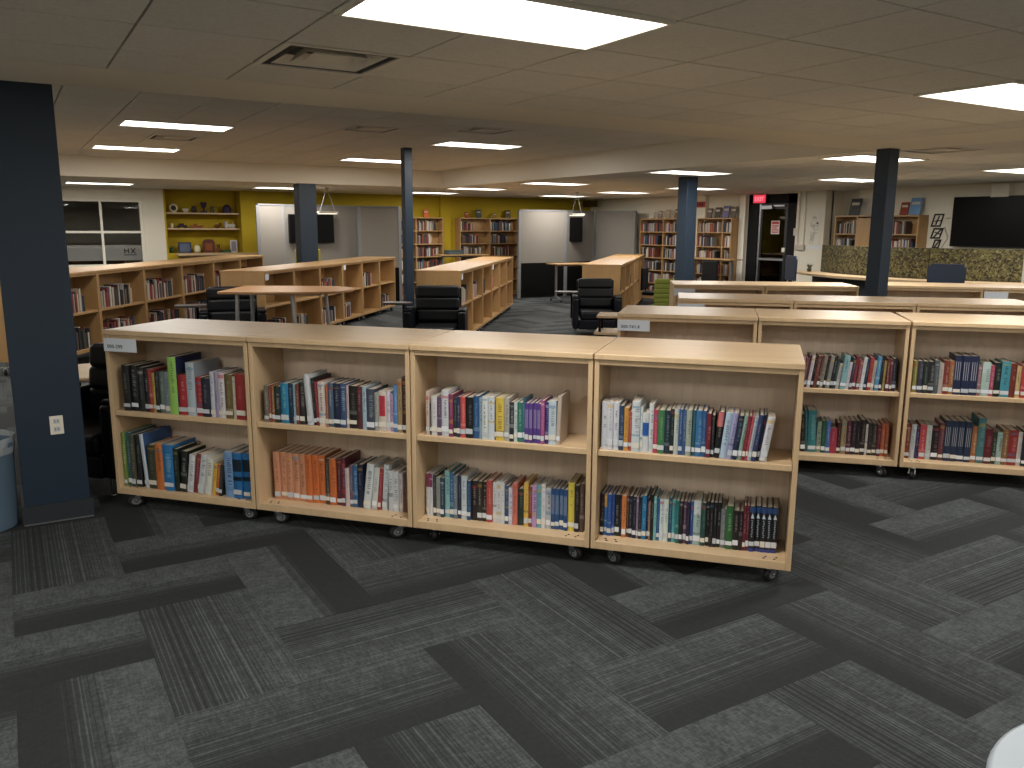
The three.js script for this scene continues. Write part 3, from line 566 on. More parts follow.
// ------------------------------------------------------------------ tall wall bookcases
const tallBays = [];
function tallCase(label, x, z, turn, bays, H = 2.1, D = 0.3, closed = []) {
  const W = bays.reduce((s, b) => s + b, 0), p = 0.025, t = thing('tall_bookcase', label, 'bookcase', [x, 0, z], turn, 'tall wall bookcases');
  part('back_panel', bx(W - 2 * p, H - 0.06, 0.012, 0, H / 2, -D / 2 + 0.008), M.woodWarm, t);
  part('top', rb(W, 0.03, D, 0, H - 0.015, 0, 0.003), M.woodWarm, t);
  part('kick', bx(W - 2 * p, 0.08, 0.02, 0, 0.04, D / 2 - 0.03), M.woodWarm, t);
  for (const s of [-1, 1]) part('side_panel', bx(p, H - 0.03, D, s * (W / 2 - p / 2), (H - 0.03) / 2, 0), M.woodWarm, t);
  let bxx = -W / 2;
  const ys = [0.09, 0.42, 0.75, 1.08, 1.41, 1.75];
  bays.forEach((b, i) => {
    if (i > 0) part('divider', bx(p, H - 0.11, D - 0.02, bxx, H / 2 + 0.025, 0.005), M.woodWarm, t);
    for (const y of ys) part('shelf', bx(b - p - 0.004, 0.022, D - 0.02, bxx + b / 2, y, 0.006), M.woodWarm, t);
    if (closed.includes(i)) part('panel', bx(b - p, H - 0.15, 0.014, bxx + b / 2, H / 2 + 0.02, D / 2 - 0.01), M.woodWarm, t);
    else for (const y of ys) tallBays.push({ x, z, turn, cx: bxx + b / 2, w: b - p - 0.02, y: y + 0.011, D });
    bxx += b;
  });
}
const TB = Z0 + 0.155;
tallCase('tall bookcase on the yellow wall behind the slim navy post', 9.2, TB, 0, [0.78, 0.78]);
tallCase('tall bookcase on the yellow wall left of the far grey booth', 11.41, TB, 0, [0.93, 0.93]);
const TR = X1 - 0.155;
tallCase('tall bookcase on the white wall left of the middle right column', TR, -16.72, -Math.PI / 2, [0.92, 0.92]);
tallCase('tall bookcase on the white wall left of the black door', TR, -14.89, -Math.PI / 2, [0.86, 0.3]);
tallCase('tall bookcase on the white wall behind the patterned booth', TR, -10.52, -Math.PI / 2, [0.52, 0.42, 0.92], 2.12, 0.3, [1]);

// books too small to tell apart, on the far shelves
{
  const pal = ['20242c', '2c2c30', '4a2a2c', '6a3a2c', '7a3230', 'b0a898', 'c8c4bc', 'a8a49c', '3c4a60', '1f2a36', '6a5a4a', '4a3a30', 'a89070', '3a403c', '8a8c88', 'c8bcb0', '26282e', 'b8b4ac', '1c1a1a', '9a9488', '8a3a30', '7a2a28', 'a05038', '2a3c5a'];
  const mats = [], cols = [], mtx = new THREE.Matrix4(), q = new THREE.Quaternion(), pos = new THREE.Vector3(), sc = new THREE.Vector3();
  function fill(f, y, x0, x1, z, hmin, hmax, palette = pal) {
    let x = x0; const c = Math.cos(f.turn), s = Math.sin(f.turn);
    while (x < x1) {
      const t = rr(0.016, 0.045), h = rr(hmin, hmax), d = rr(0.15, 0.2); if (x + t > x1) break;
      const lx = x + t / 2, lz = z - d / 2 - rr(0, 0.02);
      q.setFromAxisAngle(new THREE.Vector3(0, 1, 0), f.turn);
      pos.set(f.x + lx * c + lz * s, y + h / 2, f.z - lx * s + lz * c); sc.set(t - 0.002, h, d);
      mats.push(mtx.clone().compose(pos, q, sc)); cols.push(new THREE.Color('#' + pick(palette)));
      x += t + (rnd() < 0.03 ? 0.03 : 0);
    }
  }
  for (const { f, where, k } of runs) {
    const win = where.includes('window'), hw = win ? 0.62 : HW;
    for (const y of win ? [0.72, 0.225] : [0.665, 0.145]) {
      const chance = win ? 0.97 : where.includes('table') ? 0.72 : where.includes('centre') ? 0.25 : 0.6;
      if (rnd() < chance) { const a = -hw + 0.03 + (win ? 0.05 : rr(0, 0.1)), len = win ? rr(0.85, 1.12) : rr(0.35, 0.8); fill(f, y, a, Math.min(hw - 0.02, a + len), BD / 2 - 0.04, 0.2, win ? 0.31 : 0.28); }
    }
  }
  for (const b of tallBays) {
    const w = b.w * rr(0.62, 0.96), a = b.cx - b.w / 2;
    if (b.y > 1.7 && b.x < 12 && b.cx < 0 && b.x > 11) { fill(b, b.y, a, a + 0.4, b.D / 2 - 0.03, 0.18, 0.24); continue; }
    fill(b, b.y, a, a + w, b.D / 2 - 0.03, 0.19, 0.26);
  }
  const im = new THREE.InstancedMesh(bx(1, 1, 1), std(0xffffff, 0.6), mats.length);
  mats.forEach((m, i) => { im.setMatrixAt(i, m); im.setColorAt(i, cols[i]); });
  im.name = 'distant_books'; im.userData = { kind: 'stuff', label: 'rows of small books on the far shelves', category: 'books' }; scene.add(im);
}
// face-out books on top of the tall bookcases
{
  const disp = [
    [9.55, 2.1, TB, 0, 'd86a3a', 0.2, 'orange book stood face-out above the tall bookcase behind the post'],
    [10.75, 2.1, TB, 0, 'a83a28', 0.15, 'red book stood face-out above the left bay by the grey booth'],
    [11.12, 2.1, TB, 0, '2a3a3a', 0.22, 'dark green book stood face-out above the bookcase by the grey booth'],
    [11.62, 2.1, TB, 0, '8a6a20', 0.14, 'small tan book stood face-out above the bookcase by the grey booth'],
    [12.05, 2.1, TB, 0, '4a3a24', 0.22, 'brown book stood face-out above the right bay by the grey booth'],
    [TR, 2.1, -17.3, 1, 'c8c0b0', 0.18, 'white book stood face-out at left above the white wall bookcase'],
    [TR, 2.1, -17.0, 1, '8a7a6a', 0.2, 'brown grey book stood face-out above the white wall bookcase'],
    [TR, 2.1, -16.7, 1, 'a89478', 0.22, 'tan book stood face-out above the white wall bookcase'],
    [TR, 2.1, -16.35, 1, '7a5a30', 0.24, 'mustard brown book stood face-out nearest the middle right column'],
    [TR, 2.1, -15.2, 1, '6a6258', 0.23, 'grey book stood face-out, leftmost above the bookcase by the door'],
    [TR, 2.1, -14.92, 1, '4a4640', 0.25, 'dark book stood face-out above the bookcase by the door'],
    [TR, 2.1, -14.66, 1, '6a6a90', 0.28, 'lilac book stood face-out above the bookcase by the door'],
    [TR, 2.1, -14.42, 1, '5a5448', 0.26, 'brown book stood face-out nearest the black door'],
    [TR, 2.12, -11.1, 1, '3a3c3e', 0.34, 'large black book stood face-out behind the patterned booth'],
    [TR, 2.12, -10.0, 1, '8a3a2a', 0.24, 'red book stood face-out behind the patterned booth'],
    [TR, 2.12, -9.78, 1, '6a94c0', 0.32, 'blue book stood face-out behind the patterned booth'],
  ];
  for (const [x, y, z, r, c, h, lab] of disp) {
    const t = thing('display_book', lab, 'book', [x, y + 0.001, z], r ? -Math.PI / 2 : 0, 'display books on the tall bookcases');
    const g = rb(h * 0.72, h, 0.022, 0, h / 2, 0, 0.002); g.rotateX(-0.22); g.translate(0, 0.004, 0.03);
    part('cover', g, std('#' + c, 0.5), t);
    const e = bx(h * 0.5, h * 0.16, 0.003, 0, h * 0.68, 0.013); e.rotateX(-0.22); e.translate(0, 0.004, 0.03); part('title_panel', e, std(0xc9c0b0, 0.6), t);
    part('easel', [rod([-0.03, 0.004, 0.045], [-0.03, 0.004, -0.08], 0.004), rod([0.03, 0.004, 0.045], [0.03, 0.004, -0.08], 0.004), rod([0, 0.004, -0.08], [0, h * 0.6, -0.03 - h * 0.08], 0.004)], M.black, t);
  }
}

// ------------------------------------------------------------------ armchairs
function armchair(label, x, z, turn, tablet = 0, s = 1) {
  const t = thing('armchair', label, 'armchair', [x, 0, z], turn * RAD, 'black tablet armchairs'); t.scale.setScalar(s);
  const seat = [rb(0.6, 0.16, 0.62, 0, 0.36, 0.06, 0.05, 3)];
  part('seat', seat, M.leather, t);
  const back = part('backrest', [0, 1, 2].map((k) => { const g = rb(0.62, 0.19, 0.14, 0, 0, 0, 0.05, 3); g.rotateX(-0.14); g.translate(0, 0.54 + k * 0.165, -0.27 - k * 0.024); return g; }), M.leather, t);
  part('back_shell', (() => { const g = rb(0.66, 0.62, 0.06, 0, 0.63, -0.38, 0.025, 2); return g; })(), M.leatherNavy, t);
  for (const sx of [-1, 1]) {
    part('arm', rb(0.1, 0.52, 0.7, sx * 0.37, 0.39, 0.0, 0.03, 2), M.leatherNavy, t);
    part('arm_pad', rb(0.11, 0.035, 0.5, sx * 0.37, 0.665, 0.06, 0.015, 2), M.leather, t);
  }
  part('apron', rb(0.64, 0.16, 0.06, 0, 0.21, 0.33, 0.02, 2), M.leatherNavy, t);
  for (const [a, b] of [[-1, 1], [1, 1], [-1, -1], [1, -1]]) part('leg', [cyl(0.016, 0.012, 0.13, a * 0.35, 0.067, b * 0.3, 10), cyl(0.022, 0.022, 0.008, a * 0.35, 0.004, b * 0.3, 10)], M.chrome, t);
  if (tablet) {
    part('tablet_post', rod([tablet * 0.44, 0.3, 0.12], [tablet * 0.44, 0.74, 0.12], 0.016), M.black, t);
    const pts = []; for (let i = 0; i < 24; i++) { const a = i / 24 * Math.PI * 2; pts.push([Math.sign(Math.cos(a)) * Math.abs(Math.cos(a)) ** 0.6 * 0.2, Math.sign(Math.sin(a)) * Math.abs(Math.sin(a)) ** 0.6 * 0.14]); }
    const g = ext(pts, 0.02, 0.003); g.rotateX(-Math.PI / 2); g.translate(tablet * 0.52, 0.74, 0.12);
    part('tablet', g, std(0x3a3330, 0.4), t);
  }
  return t;
}
armchair('black leather armchair in the centre with its tablet at left, by the slim post', 5.28, -10.83, -31, -1, 1.04);
armchair('black leather armchair at right of centre, in front of a bookcase end', 8.83, -11.72, -33, -1, 1.0);
armchair('black leather armchair at left, behind the round ended table', 2.67, -11.95, -12, -1, 1.04);
armchair('black leather armchair behind the wide column at the left edge', 0.49, -6.63, -48, 0, 1);

// ------------------------------------------------------------------ tables
{
  // tall table with one rounded end
  const t = thing('round_ended_table', 'tall maple table with one rounded end on slanted steel legs', 'table', [3.13, 0, -10.84], -31 * RAD);
  const pts = [[-0.72, -0.55], [0.35, -0.55]]; for (let i = 1; i < 20; i++) { const a = -Math.PI / 2 + Math.PI * i / 20; pts.push([0.35 + 0.5 * Math.cos(a), 0.55 * Math.sin(a)]); } pts.push([0.35, 0.55], [-0.72, 0.55]);
  const g = ext(pts, 0.026, 0.004); g.rotateX(-Math.PI / 2); g.translate(0, 1.02, 0); part('tabletop', g, M.woodTable, t);
  part('underframe', [bx(1.1, 0.03, 0.04, -0.05, 0.998, 0.2), bx(1.1, 0.03, 0.04, -0.05, 0.998, -0.2)], M.steel, t);
  for (const [a, b] of [[-0.56, 0.3], [-0.56, -0.3], [0.14, 0.32], [0.5, 0.0]]) part('leg', [rod([a, 1.0, b], [a + (a < 0 ? -0.03 : 0.06), 0.01, b * 1.15], 0.026, 12), cyl(0.03, 0.03, 0.012, a + (a < 0 ? -0.03 : 0.06), 0.006, b * 1.15, 12)], M.steel, t);
}
{
  const t = thing('round_table', 'round pale laminate coffee table behind the left column', 'table', [0.62, 0, -8.3]);
  part('tabletop', lathe([[0, 0.53], [0.43, 0.53], [0.45, 0.54], [0.45, 0.555], [0.43, 0.565], [0, 0.565]], 40), M.wood, t);
  part('pedestal', cyl(0.035, 0.035, 0.52, 0, 0.27, 0, 14), M.black, t); part('foot', lathe([[0, 0], [0.25, 0], [0.25, 0.012], [0.04, 0.03], [0, 0.03]], 28), M.black, t);
}
{
  const t = thing('white_round_table', 'white round table at the bottom right corner', 'table', [1.88, 0, -0.48]);
  part('tabletop', lathe([[0, 0.70], [0.385, 0.70], [0.398, 0.708], [0.4, 0.718], [0.396, 0.728], [0.386, 0.732], [0, 0.732]], 64), std(0xa8b3bd, 0.4), t);
  part('pedestal', cyl(0.04, 0.04, 0.69, 0, 0.355, 0, 16), M.steel, t); part('foot', lathe([[0, 0], [0.27, 0], [0.27, 0.012], [0.05, 0.03], [0, 0.03]], 32), M.steel, t);
}
function flipTable(label, x, z, turn, w, h, d = 0.6) {
  const t = thing('flip_top_table', label, 'table', [x, 0, z], turn);
  part('tabletop', rb(w, 0.026, d, 0, h - 0.013, 0, 0.005), M.woodWarm, t);
  part('beam', bx(w - 0.3, 0.04, 0.05, 0, h - 0.05, 0), M.steel, t);
  for (const s of [-1, 1]) {
    const x0 = s * (w / 2 - 0.14), l = part('leg', [bx(0.04, h - 0.14, 0.06, x0, (h - 0.03) / 2 + 0.05, 0), rod([x0, 0.14, 0], [x0, 0.05, 0.27], 0.018), rod([x0, 0.14, 0], [x0, 0.05, -0.27], 0.018)], M.steel, t);
    for (const q of [-1, 1]) part('wheel', cyl(0.03, 0.03, 0.022, x0, 0.03, q * 0.27, 14, 'x'), M.rubber, l);
  }
  return t;
}
flipTable('flip-top maple table on T legs in front of the far grey booth', 12.55, -17.5, -6 * RAD, 1.5, 0.96);
flipTable('maple desk in front of the yellow wall bookcases', 10.15, -19.3, 0, 1.35, 1.16, 0.5);
single('storage_box', 'grey green box on the maple desk by the yellow wall', 'box', [rb(0.42, 0.09, 0.24, 0, 0.046, 0, 0.01), rb(0.44, 0.02, 0.26, 0, 0.1, 0, 0.006)], std(0x3c4a4c, 0.6), [9.92, 1.161, -19.3]);
flipTable('high counter in front of the bookcase beside the black door', 14.25, -14.42, -Math.PI / 2, 1.5, 1.16, 0.4);

// ------------------------------------------------------------------ other chairs
{
  const t = thing('lime_chair', 'lime green ribbed lounge chair beside the navy column', 'chair', [10.12, 0, -11.42], -31 * RAD + Math.PI);
  const lm = std(0x707828, 0.75);
  part('backrest', [0, 1, 2, 3, 4, 5].map((k) => { const g = rb(0.46 - Math.abs(k - 3) * 0.012, 0.095, 0.07, 0, 0, 0, 0.03, 2); g.rotateX(-0.1); g.translate(0, 0.5 + k * 0.085, -0.23 - 0.008 * k); return g; }), lm, t);
  part('seat', rb(0.5, 0.1, 0.48, 0, 0.42, 0.02, 0.04, 2), lm, t);
  part('pedestal', [cyl(0.025, 0.025, 0.34, 0, 0.2, 0, 12)], M.chrome, t);
  for (let k = 0; k < 5; k++) { const a = k / 5 * Math.PI * 2; part('foot', [rod([0, 0.06, 0], [0.25 * Math.cos(a), 0.03, 0.25 * Math.sin(a)], 0.014), cyl(0.024, 0.024, 0.02, 0.25 * Math.cos(a), 0.024, 0.25 * Math.sin(a), 10, 'x')], M.chrome, t); }
}
function officeChair(label, x, z, turn, top, mat = M.black) {
  const t = thing('office_chair', label, 'chair', [x, 0, z], turn);
  const sy = top - 0.52;
  part('backrest', (() => { const g = rb(0.46, 0.46, 0.05, 0, top - 0.23, -0.24, 0.024, 3); return g; })(), mat, t);
  part('seat', rb(0.48, 0.07, 0.46, 0, sy, 0, 0.03, 2), mat, t);
  part('back_post', rod([0, sy, -0.2], [0, top - 0.3, -0.25], 0.018), M.black, t);
  part('gas_lift', cyl(0.025, 0.03, sy - 0.08, 0, (sy - 0.04) / 2 + 0.06, 0, 12), M.black, t);
  if (sy > 0.6) { const g = new THREE.TorusGeometry(0.2, 0.01, 8, 24); g.rotateX(Math.PI / 2); g.translate(0, 0.3, 0); part('foot_ring', [flat(g), rod([-0.2, 0.3, 0], [0.2, 0.3, 0], 0.008)], M.chrome, t); }
  for (let k = 0; k < 5; k++) { const a = k / 5 * Math.PI * 2 + 0.3; part('foot', [rod([0, 0.09, 0], [0.27 * Math.cos(a), 0.055, 0.27 * Math.sin(a)], 0.016), cyl(0.027, 0.027, 0.03, 0.27 * Math.cos(a), 0.028, 0.27 * Math.sin(a), 10, 'x')], M.black, t); }
}
officeChair('black office chair at the high counter by the black door', 13.75, -13.75, Math.PI / 2, 1.14);
officeChair('black office chair behind the lime green chair', 11.55, -13.3, 0.6, 1.04);
function stool(label, x, z, turn, w = 0.5) {
  const t = thing('bar_chair', label, 'chair', [x, 0, z], turn, 'navy bar height chairs'), nm = std(0x18283f, 0.55);
  const pts = [[-w / 2, 0], [w / 2, 0], [w / 2 + 0.02, 0.36], [w / 2 - 0.03, 0.42], [-w / 2 + 0.03, 0.42], [-w / 2 - 0.02, 0.36]];
  const g = ext(pts, 0.018, 0.005); g.translate(0, 0.96, -0.23); part('backrest', g, nm, t);
  part('seat', rb(w - 0.04, 0.04, 0.44, 0, 0.76, 0, 0.018, 2), nm, t);
  part('back_bracket', [bx(0.04, 0.24, 0.015, -0.14, 0.87, -0.215), bx(0.04, 0.24, 0.015, 0.14, 0.87, -0.215)], M.chrome, t);
  for (const [a, b] of [[-1, 1], [1, 1], [-1, -1], [1, -1]]) part('leg', rod([a * 0.17, 0.74, b * 0.17], [a * 0.23, 0.005, b * 0.23], 0.012), M.chrome, t);
  part('foot_rest', [rod([-0.2, 0.28, 0.21], [0.2, 0.28, 0.21], 0.01), rod([-0.2, 0.28, -0.21], [0.2, 0.28, -0.21], 0.01), rod([-0.2, 0.28, -0.21], [-0.2, 0.28, 0.21], 0.01), rod([0.2, 0.28, -0.21], [0.2, 0.28, 0.21], 0.01)], M.chrome, t);
}
stool('navy bar chair with its wide back against the curved counter', 11.35, -6.92, 122 * RAD, 0.44);
stool('navy bar chair seen side-on beside the black door', 12.1, -10.02, 62 * RAD, 0.46);

// ------------------------------------------------------------------ patterned curved booth and its counter
{
  const fab = canvasTex(512, 512, (c, w, h) => {
    c.fillStyle = '#484124'; c.fillRect(0, 0, w, h);
    const cs = ['#5a552c', '#241d10', '#6a6540', '#2e2714', '#4c4a28', '#1a150c'];
    for (let i = 0; i < 900; i++) { c.fillStyle = cs[i % 6]; const x = rnd() * w, y = rnd() * h, s = 8 + rnd() * 12; for (const ox of [0, -w]) for (const oy of [0, -h]) { c.beginPath(); c.ellipse(x + ox, y + oy, s, s * 0.45, rnd() * 3.1, 0, 7); c.fill(); } }
  });
  const fm = std(0xffffff, 0.9, { map: fab });
  const CX = 15.6, CZ = -8.62;
  const arcGeo = (r0, r1, a0, a1, y0, y1, n = 36) => {
    const s = new THREE.Shape(); s.absarc(0, 0, r1, a0, a1, false); s.absarc(0, 0, r0, a1, a0, true);
    const g = new THREE.ExtrudeGeometry(s, { depth: y1 - y0, bevelEnabled: false, curveSegments: n }); g.rotateX(Math.PI / 2); g.translate(0, y1, 0);
    const gg = flat(g), p = gg.attributes.position, uv = gg.attributes.uv;
    for (let i = 0; i < p.count; i++) uv.setXY(i, Math.atan2(p.getZ(i), p.getX(i) - 0) * -r1 * 1.4, p.getY(i) * 1.4 + Math.hypot(p.getX(i), p.getZ(i)));
    return gg;
  };
  // the arc faces -x: angles round pi
  const half = 0.63, t = thing('curved_booth', 'curved booth in olive leaf-patterned fabric behind a maple counter', 'booth', [CX, 0, CZ]);
  const n = 3;
  for (let k = 0; k < n; k++) { const a0 = Math.PI - half + 2 * half * k / n, a1 = Math.PI - half + 2 * half * (k + 1) / n - 0.004; part('back_panel', arcGeo(2.95, 3.1, a0, a1, 0.3, 1.56), fm, t); }
  part('plinth', arcGeo(2.98, 3.07, Math.PI - half, Math.PI + half, 0, 0.3), M.black, t);
  part('seat', arcGeo(2.45, 2.94, Math.PI - half, Math.PI + half, 0.36, 0.46), std(0x3a3420, 0.8), t);
  part('seat_base', arcGeo(2.6, 2.9, Math.PI - half, Math.PI + half, 0, 0.36), M.black, t);
  const c = thing('curved_counter', 'curved maple counter wrapping round the patterned booth', 'counter', [CX, 0, CZ]);
  part('worktop', arcGeo(3.12, 3.62, Math.PI - half - 0.06, Math.PI + half + 0.06, 1.03, 1.07), M.wood, c);
  part('counter_panel', arcGeo(3.2, 3.24, Math.PI - half, Math.PI + half, 0.02, 1.03), M.navyBase, c);
  const tb = single('small_plant', 'small dark plant on the left end of the curved counter', 'plant', (() => { const g = [lathe([[0, 0], [0.035, 0], [0.045, 0.06], [0.04, 0.06], [0, 0.055]], 14)]; for (let k = 0; k < 14; k++) { const a = k * 2.4, l = rr(0.06, 0.12), b = new THREE.ConeGeometry(0.016, l, 5); b.translate(0, l / 2, 0); b.rotateZ(rr(0.3, 0.9)); b.rotateY(a); b.translate(0, 0.06, 0); const f = flat(b); g.push(f); } return g; })(), std(0x3a3a1c, 0.7), [CX - 3.35 * Math.cos(0.58), 1.071, CZ - 3.35 * Math.sin(0.58)]);
}

M.skirt = new THREE.MeshPhysicalMaterial({ color: 0x060606, roughness: 0.85, specularIntensity: 0.3 });
// ------------------------------------------------------------------ grey booths with wall screens
function panelWall(t, ax, az, bxx, bz, h, low, name = 'panel') {   // a fabric panel over a black skirt between two points
  const dx = bxx - ax, dz = bz - az, l = Math.hypot(dx, dz), a = Math.atan2(-dz, dx), mk = (g) => { g.rotateY(a); g.translate((ax + bxx) / 2, 0, (az + bz) / 2); return g; };
  part('grey_panel', mk(rb(l - 0.03, h - low, 0.06, 0, (h + low) / 2, 0, 0.008)), M.greyPanel, t);
  part('black_skirt', mk(bx(l - 0.03, low - 0.03, 0.05, 0, (low - 0.03) / 2 + 0.03, 0)), M.skirt, t);
  part('rail', mk(rb(l, 0.03, 0.09, 0, h + 0.015, 0, 0.004)), M.greyFrame, t);
  for (const [x, z] of [[ax, az], [bxx, bz]]) part('post', bx(0.07, h, 0.07, x, h / 2, z), M.greyFrame, t);
}
function wallScreen(label, x, y, z, turn, w, h, cat = 'television') {
  const t = thing('wall_screen', label, cat, [x, y, z], turn);
  part('bezel', rb(w, h, 0.05, 0, 0, 0, 0.006), M.black, t); part('screen', bx(w - 0.03, h - 0.03, 0.004, 0, 0, 0.026), M.screen, t); part('mount', bx(0.3, 0.3, 0.05, 0, 0, -0.05), M.black, t);
}
{
  const t = thing('grey_booth', 'grey panelled booth at left with a wall screen behind the column', 'booth', [5.2, 0, -18.6]);
  const P = (x, z) => [x - 5.2, z + 18.6];
  panelWall(t, ...P(4.78, -18.55), ...P(5.36, -18.7), 2.3, 0.9); panelWall(t, ...P(5.36, -18.75), ...P(7.2, -18.95), 2.3, 0.9); panelWall(t, ...P(7.12, -18.6), ...P(8.05, -18.45), 2.3, 0.9);
  wallScreen('black wall screen in the left grey booth, crossed by the column', 6.02, 1.8, -18.72, 6 * RAD, 1.08, 0.64);
  const s = thing('grey_booth', 'grey panelled booth in the far right corner with a screen', 'booth', [12.5, 0, -18.8]);
  const Q = (x, z) => [x - 12.5, z + 18.8];
  panelWall(s, ...Q(11.6, -18.8), ...Q(13.05, -18.8), 2.28, 0.92); panelWall(s, ...Q(13.12, -18.85), ...Q(14.3, -19.25), 2.28, 0.92); panelWall(s, ...Q(14.42, -19.2), ...Q(14.62, -17.75), 2.28, 0.92);
  wallScreen('small black wall screen in the far right grey booth', 13.42, 1.8, -18.83, -18.7 * RAD, 0.4, 0.66);
  single('yellow_chair_back', 'yellow chair back under the left wall screen', 'chair', [rb(0.55, 0.5, 0.07, 0, 1.12, 0, 0.03, 2), rb(0.5, 0.06, 0.4, 0, 0.8, 0.22, 0.02, 2), cyl(0.03, 0.03, 0.78, 0, 0.4, 0.2, 12), lathe([[0, 0], [0.24, 0], [0.24, 0.012], [0.03, 0.03], [0, 0.03]], 20).translate(0, 0, 0.2)], std(0xa39a1c, 0.8), [5.65, 0, -17.9]);
}
function pendant(label, x, y, z, w) {
  const t = thing('pendant_light', label, 'light', [x, y, z]);
  part('cable', [rod([-w / 2 + 0.04, 0.02, 0], [0, HC - y - 0.01, 0], 0.006), rod([w / 2 - 0.04, 0.02, 0], [0, HC - y - 0.01, 0], 0.006), cyl(0.05, 0.05, 0.02, 0, HC - y - 0.012, 0, 14)], M.steel, t);
  part('housing', rb(w, 0.04, 0.16, 0, 0.005, 0, 0.01, 2), M.whiteTrim, t);
  part('lamp', bx(w - 0.04, 0.012, 0.12, 0, -0.021, 0), new THREE.MeshStandardMaterial({ color: 0xffffff, emissive: 0xfff2dd, emissiveIntensity: 0.5 }), t);
  const l = new THREE.RectAreaLight(0xfff2dd, 1.2, w - 0.04, 0.12); l.rotation.x = -Math.PI / 2; l.position.y = -0.032; l.name = 'lamp_glow'; t.add(l);
}
pendant('hanging white lamp in the left grey booth beside the column', 5.99, 2.14, -17.5, 0.42);
pendant('hanging white lamp in front of the far right grey booth', 11.5, 2.15, -16.1, 0.36);

// ------------------------------------------------------------------ right wall: door, signs, screen, poster
{
  const z0 = -14.1, z1 = -12.7, zc = (z0 + z1) / 2, D = struct('door_1', [bx(0.12, 2.62, 0.3, X1 + 0.06, 1.31, z0 + 0.15), bx(0.12, 2.62, 0.24, X1 + 0.06, 1.31, z1 - 0.12), bx(0.12, 0.2, z1 - z0, X1 + 0.06, 2.52, zc)], M.black, 'black glazed door with a push bar');
  const a = z0 + 0.3, b = z1 - 0.24, dc = (a + b) / 2, dw = b - a;
  part('leaf_stile', [bx(0.05, 2.4, 0.1, X1 + 0.06, 1.21, a + 0.05), bx(0.05, 2.4, 0.1, X1 + 0.06, 1.21, b - 0.05), bx(0.05, 0.12, dw - 0.2, X1 + 0.06, 2.35, dc), bx(0.05, 0.25, dw - 0.2, X1 + 0.06, 0.135, dc)], std(0x1b1c1f, 0.4), D);
  part('metal_edge', bx(0.012, 2.4, 0.05, X1 + 0.03, 1.21, a + 0.03), M.steel, D);
  part('pane', bx(0.008, 2.03, dw - 0.2, X1 + 0.06, 1.275, dc), new THREE.MeshPhysicalMaterial({ color: 0x5d6e78, roughness: 0.03, transmission: 1, thickness: 0, ior: 1.5 }), D);
  part('push_bar', [bx(0.03, 0.045, dw - 0.12, X1 + 0.01, 1.16, dc), bx(0.04, 0.05, 0.04, X1 + 0.025, 1.16, a + 0.1), bx(0.04, 0.05, 0.04, X1 + 0.025, 1.16, b - 0.1)], M.steel, D);
  part('lock_box', rb(0.03, 0.1, 0.09, X1 + 0.02, 1.38, b - 0.08, 0.004), M.whiteTrim, D);
  part('door_closer', [bx(0.06, 0.07, 0.34, X1 + 0.0, 2.33, a + 0.25), bx(0.02, 0.03, 0.3, X1 - 0.01, 2.36, b - 0.25)], M.steel, D);
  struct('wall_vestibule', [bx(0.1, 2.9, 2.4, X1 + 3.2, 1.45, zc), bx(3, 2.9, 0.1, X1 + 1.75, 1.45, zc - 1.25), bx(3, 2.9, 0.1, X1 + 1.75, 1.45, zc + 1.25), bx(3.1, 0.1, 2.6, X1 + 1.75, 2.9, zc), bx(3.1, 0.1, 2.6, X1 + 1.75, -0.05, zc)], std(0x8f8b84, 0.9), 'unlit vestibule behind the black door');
  const note = textTex(96, 128, '#d9d2cc', (c) => { c.fillStyle = '#b5443e'; c.fillRect(6, 8, 84, 26); c.fillRect(10, 44, 76, 12); c.fillRect(10, 64, 60, 10); c.fillRect(10, 82, 76, 34); c.fillStyle = '#d9d2cc'; c.fillRect(16, 90, 64, 6); c.fillRect(16, 102, 64, 6); });
  const nt = single('door_notice', 'red and white notice taped to the black door', 'notice', plateGeo(0.24, 0.3, 0.004, 0, 0, 0), std(0xffffff, 0.7, { map: note }), [X1 + 0.03, 1.88, -13.3], -Math.PI / 2);
  const ex = thing('exit_sign', 'glowing red EXIT sign above the black door', 'sign', [X1 - 0.05, 2.52, -13.72], -Math.PI / 2);
  const et = textTex(128, 64, '#e03a4e', (c) => { c.fillStyle = '#ff9aa6'; c.font = 'bold 46px sans-serif'; c.fillText('EXIT', 12, 49); });
  part('housing', rb(0.38, 0.2, 0.05, 0, 0, 0, 0.008), std(0x3a2024, 0.5), ex);
  part('face', plateGeo(0.36, 0.18, 0.006, 0, 0, 0.026), new THREE.MeshStandardMaterial({ color: 0x301014, emissive: 0xffffff, emissiveMap: et, emissiveIntensity: 0.36 }), ex);
  const el = new THREE.RectAreaLight(0xff4055, 0.5, 0.36, 0.18); el.rotation.y = Math.PI; el.position.z = 0.035; el.name = 'sign_glow'; ex.add(el);
  const rs = thing('red_alarm_sign', 'small red wall sign above the pilaster beside the middle right column', 'sign', [X1 - 0.14, 2.43, -15.55], -Math.PI / 2);
  part('plate', rb(0.28, 0.14, 0.04, 0, 0, 0, 0.006), std(0xb0332f, 0.5), rs); part('marks', [-0.08, 0, 0.08].map((x) => bx(0.05, 0.07, 0.004, x, 0, 0.021)), std(0x3c1212, 0.6), rs);
  for (const [z, lab] of [[-12.62, 'left conduit pipe running up the white wall by the door'], [-12.46, 'right conduit pipe running up the white wall by the door']])
    single('conduit_pipe', lab, 'pipe', [rod([0, 1.52, 0], [0, HC - 0.004, 0], 0.014), bx(0.02, 0.02, 0.05, -0.005, 2.3, 0), bx(0.02, 0.02, 0.05, -0.005, 1.9, 0)], M.whiteTrim, [X1 - 0.02, 0, z]);
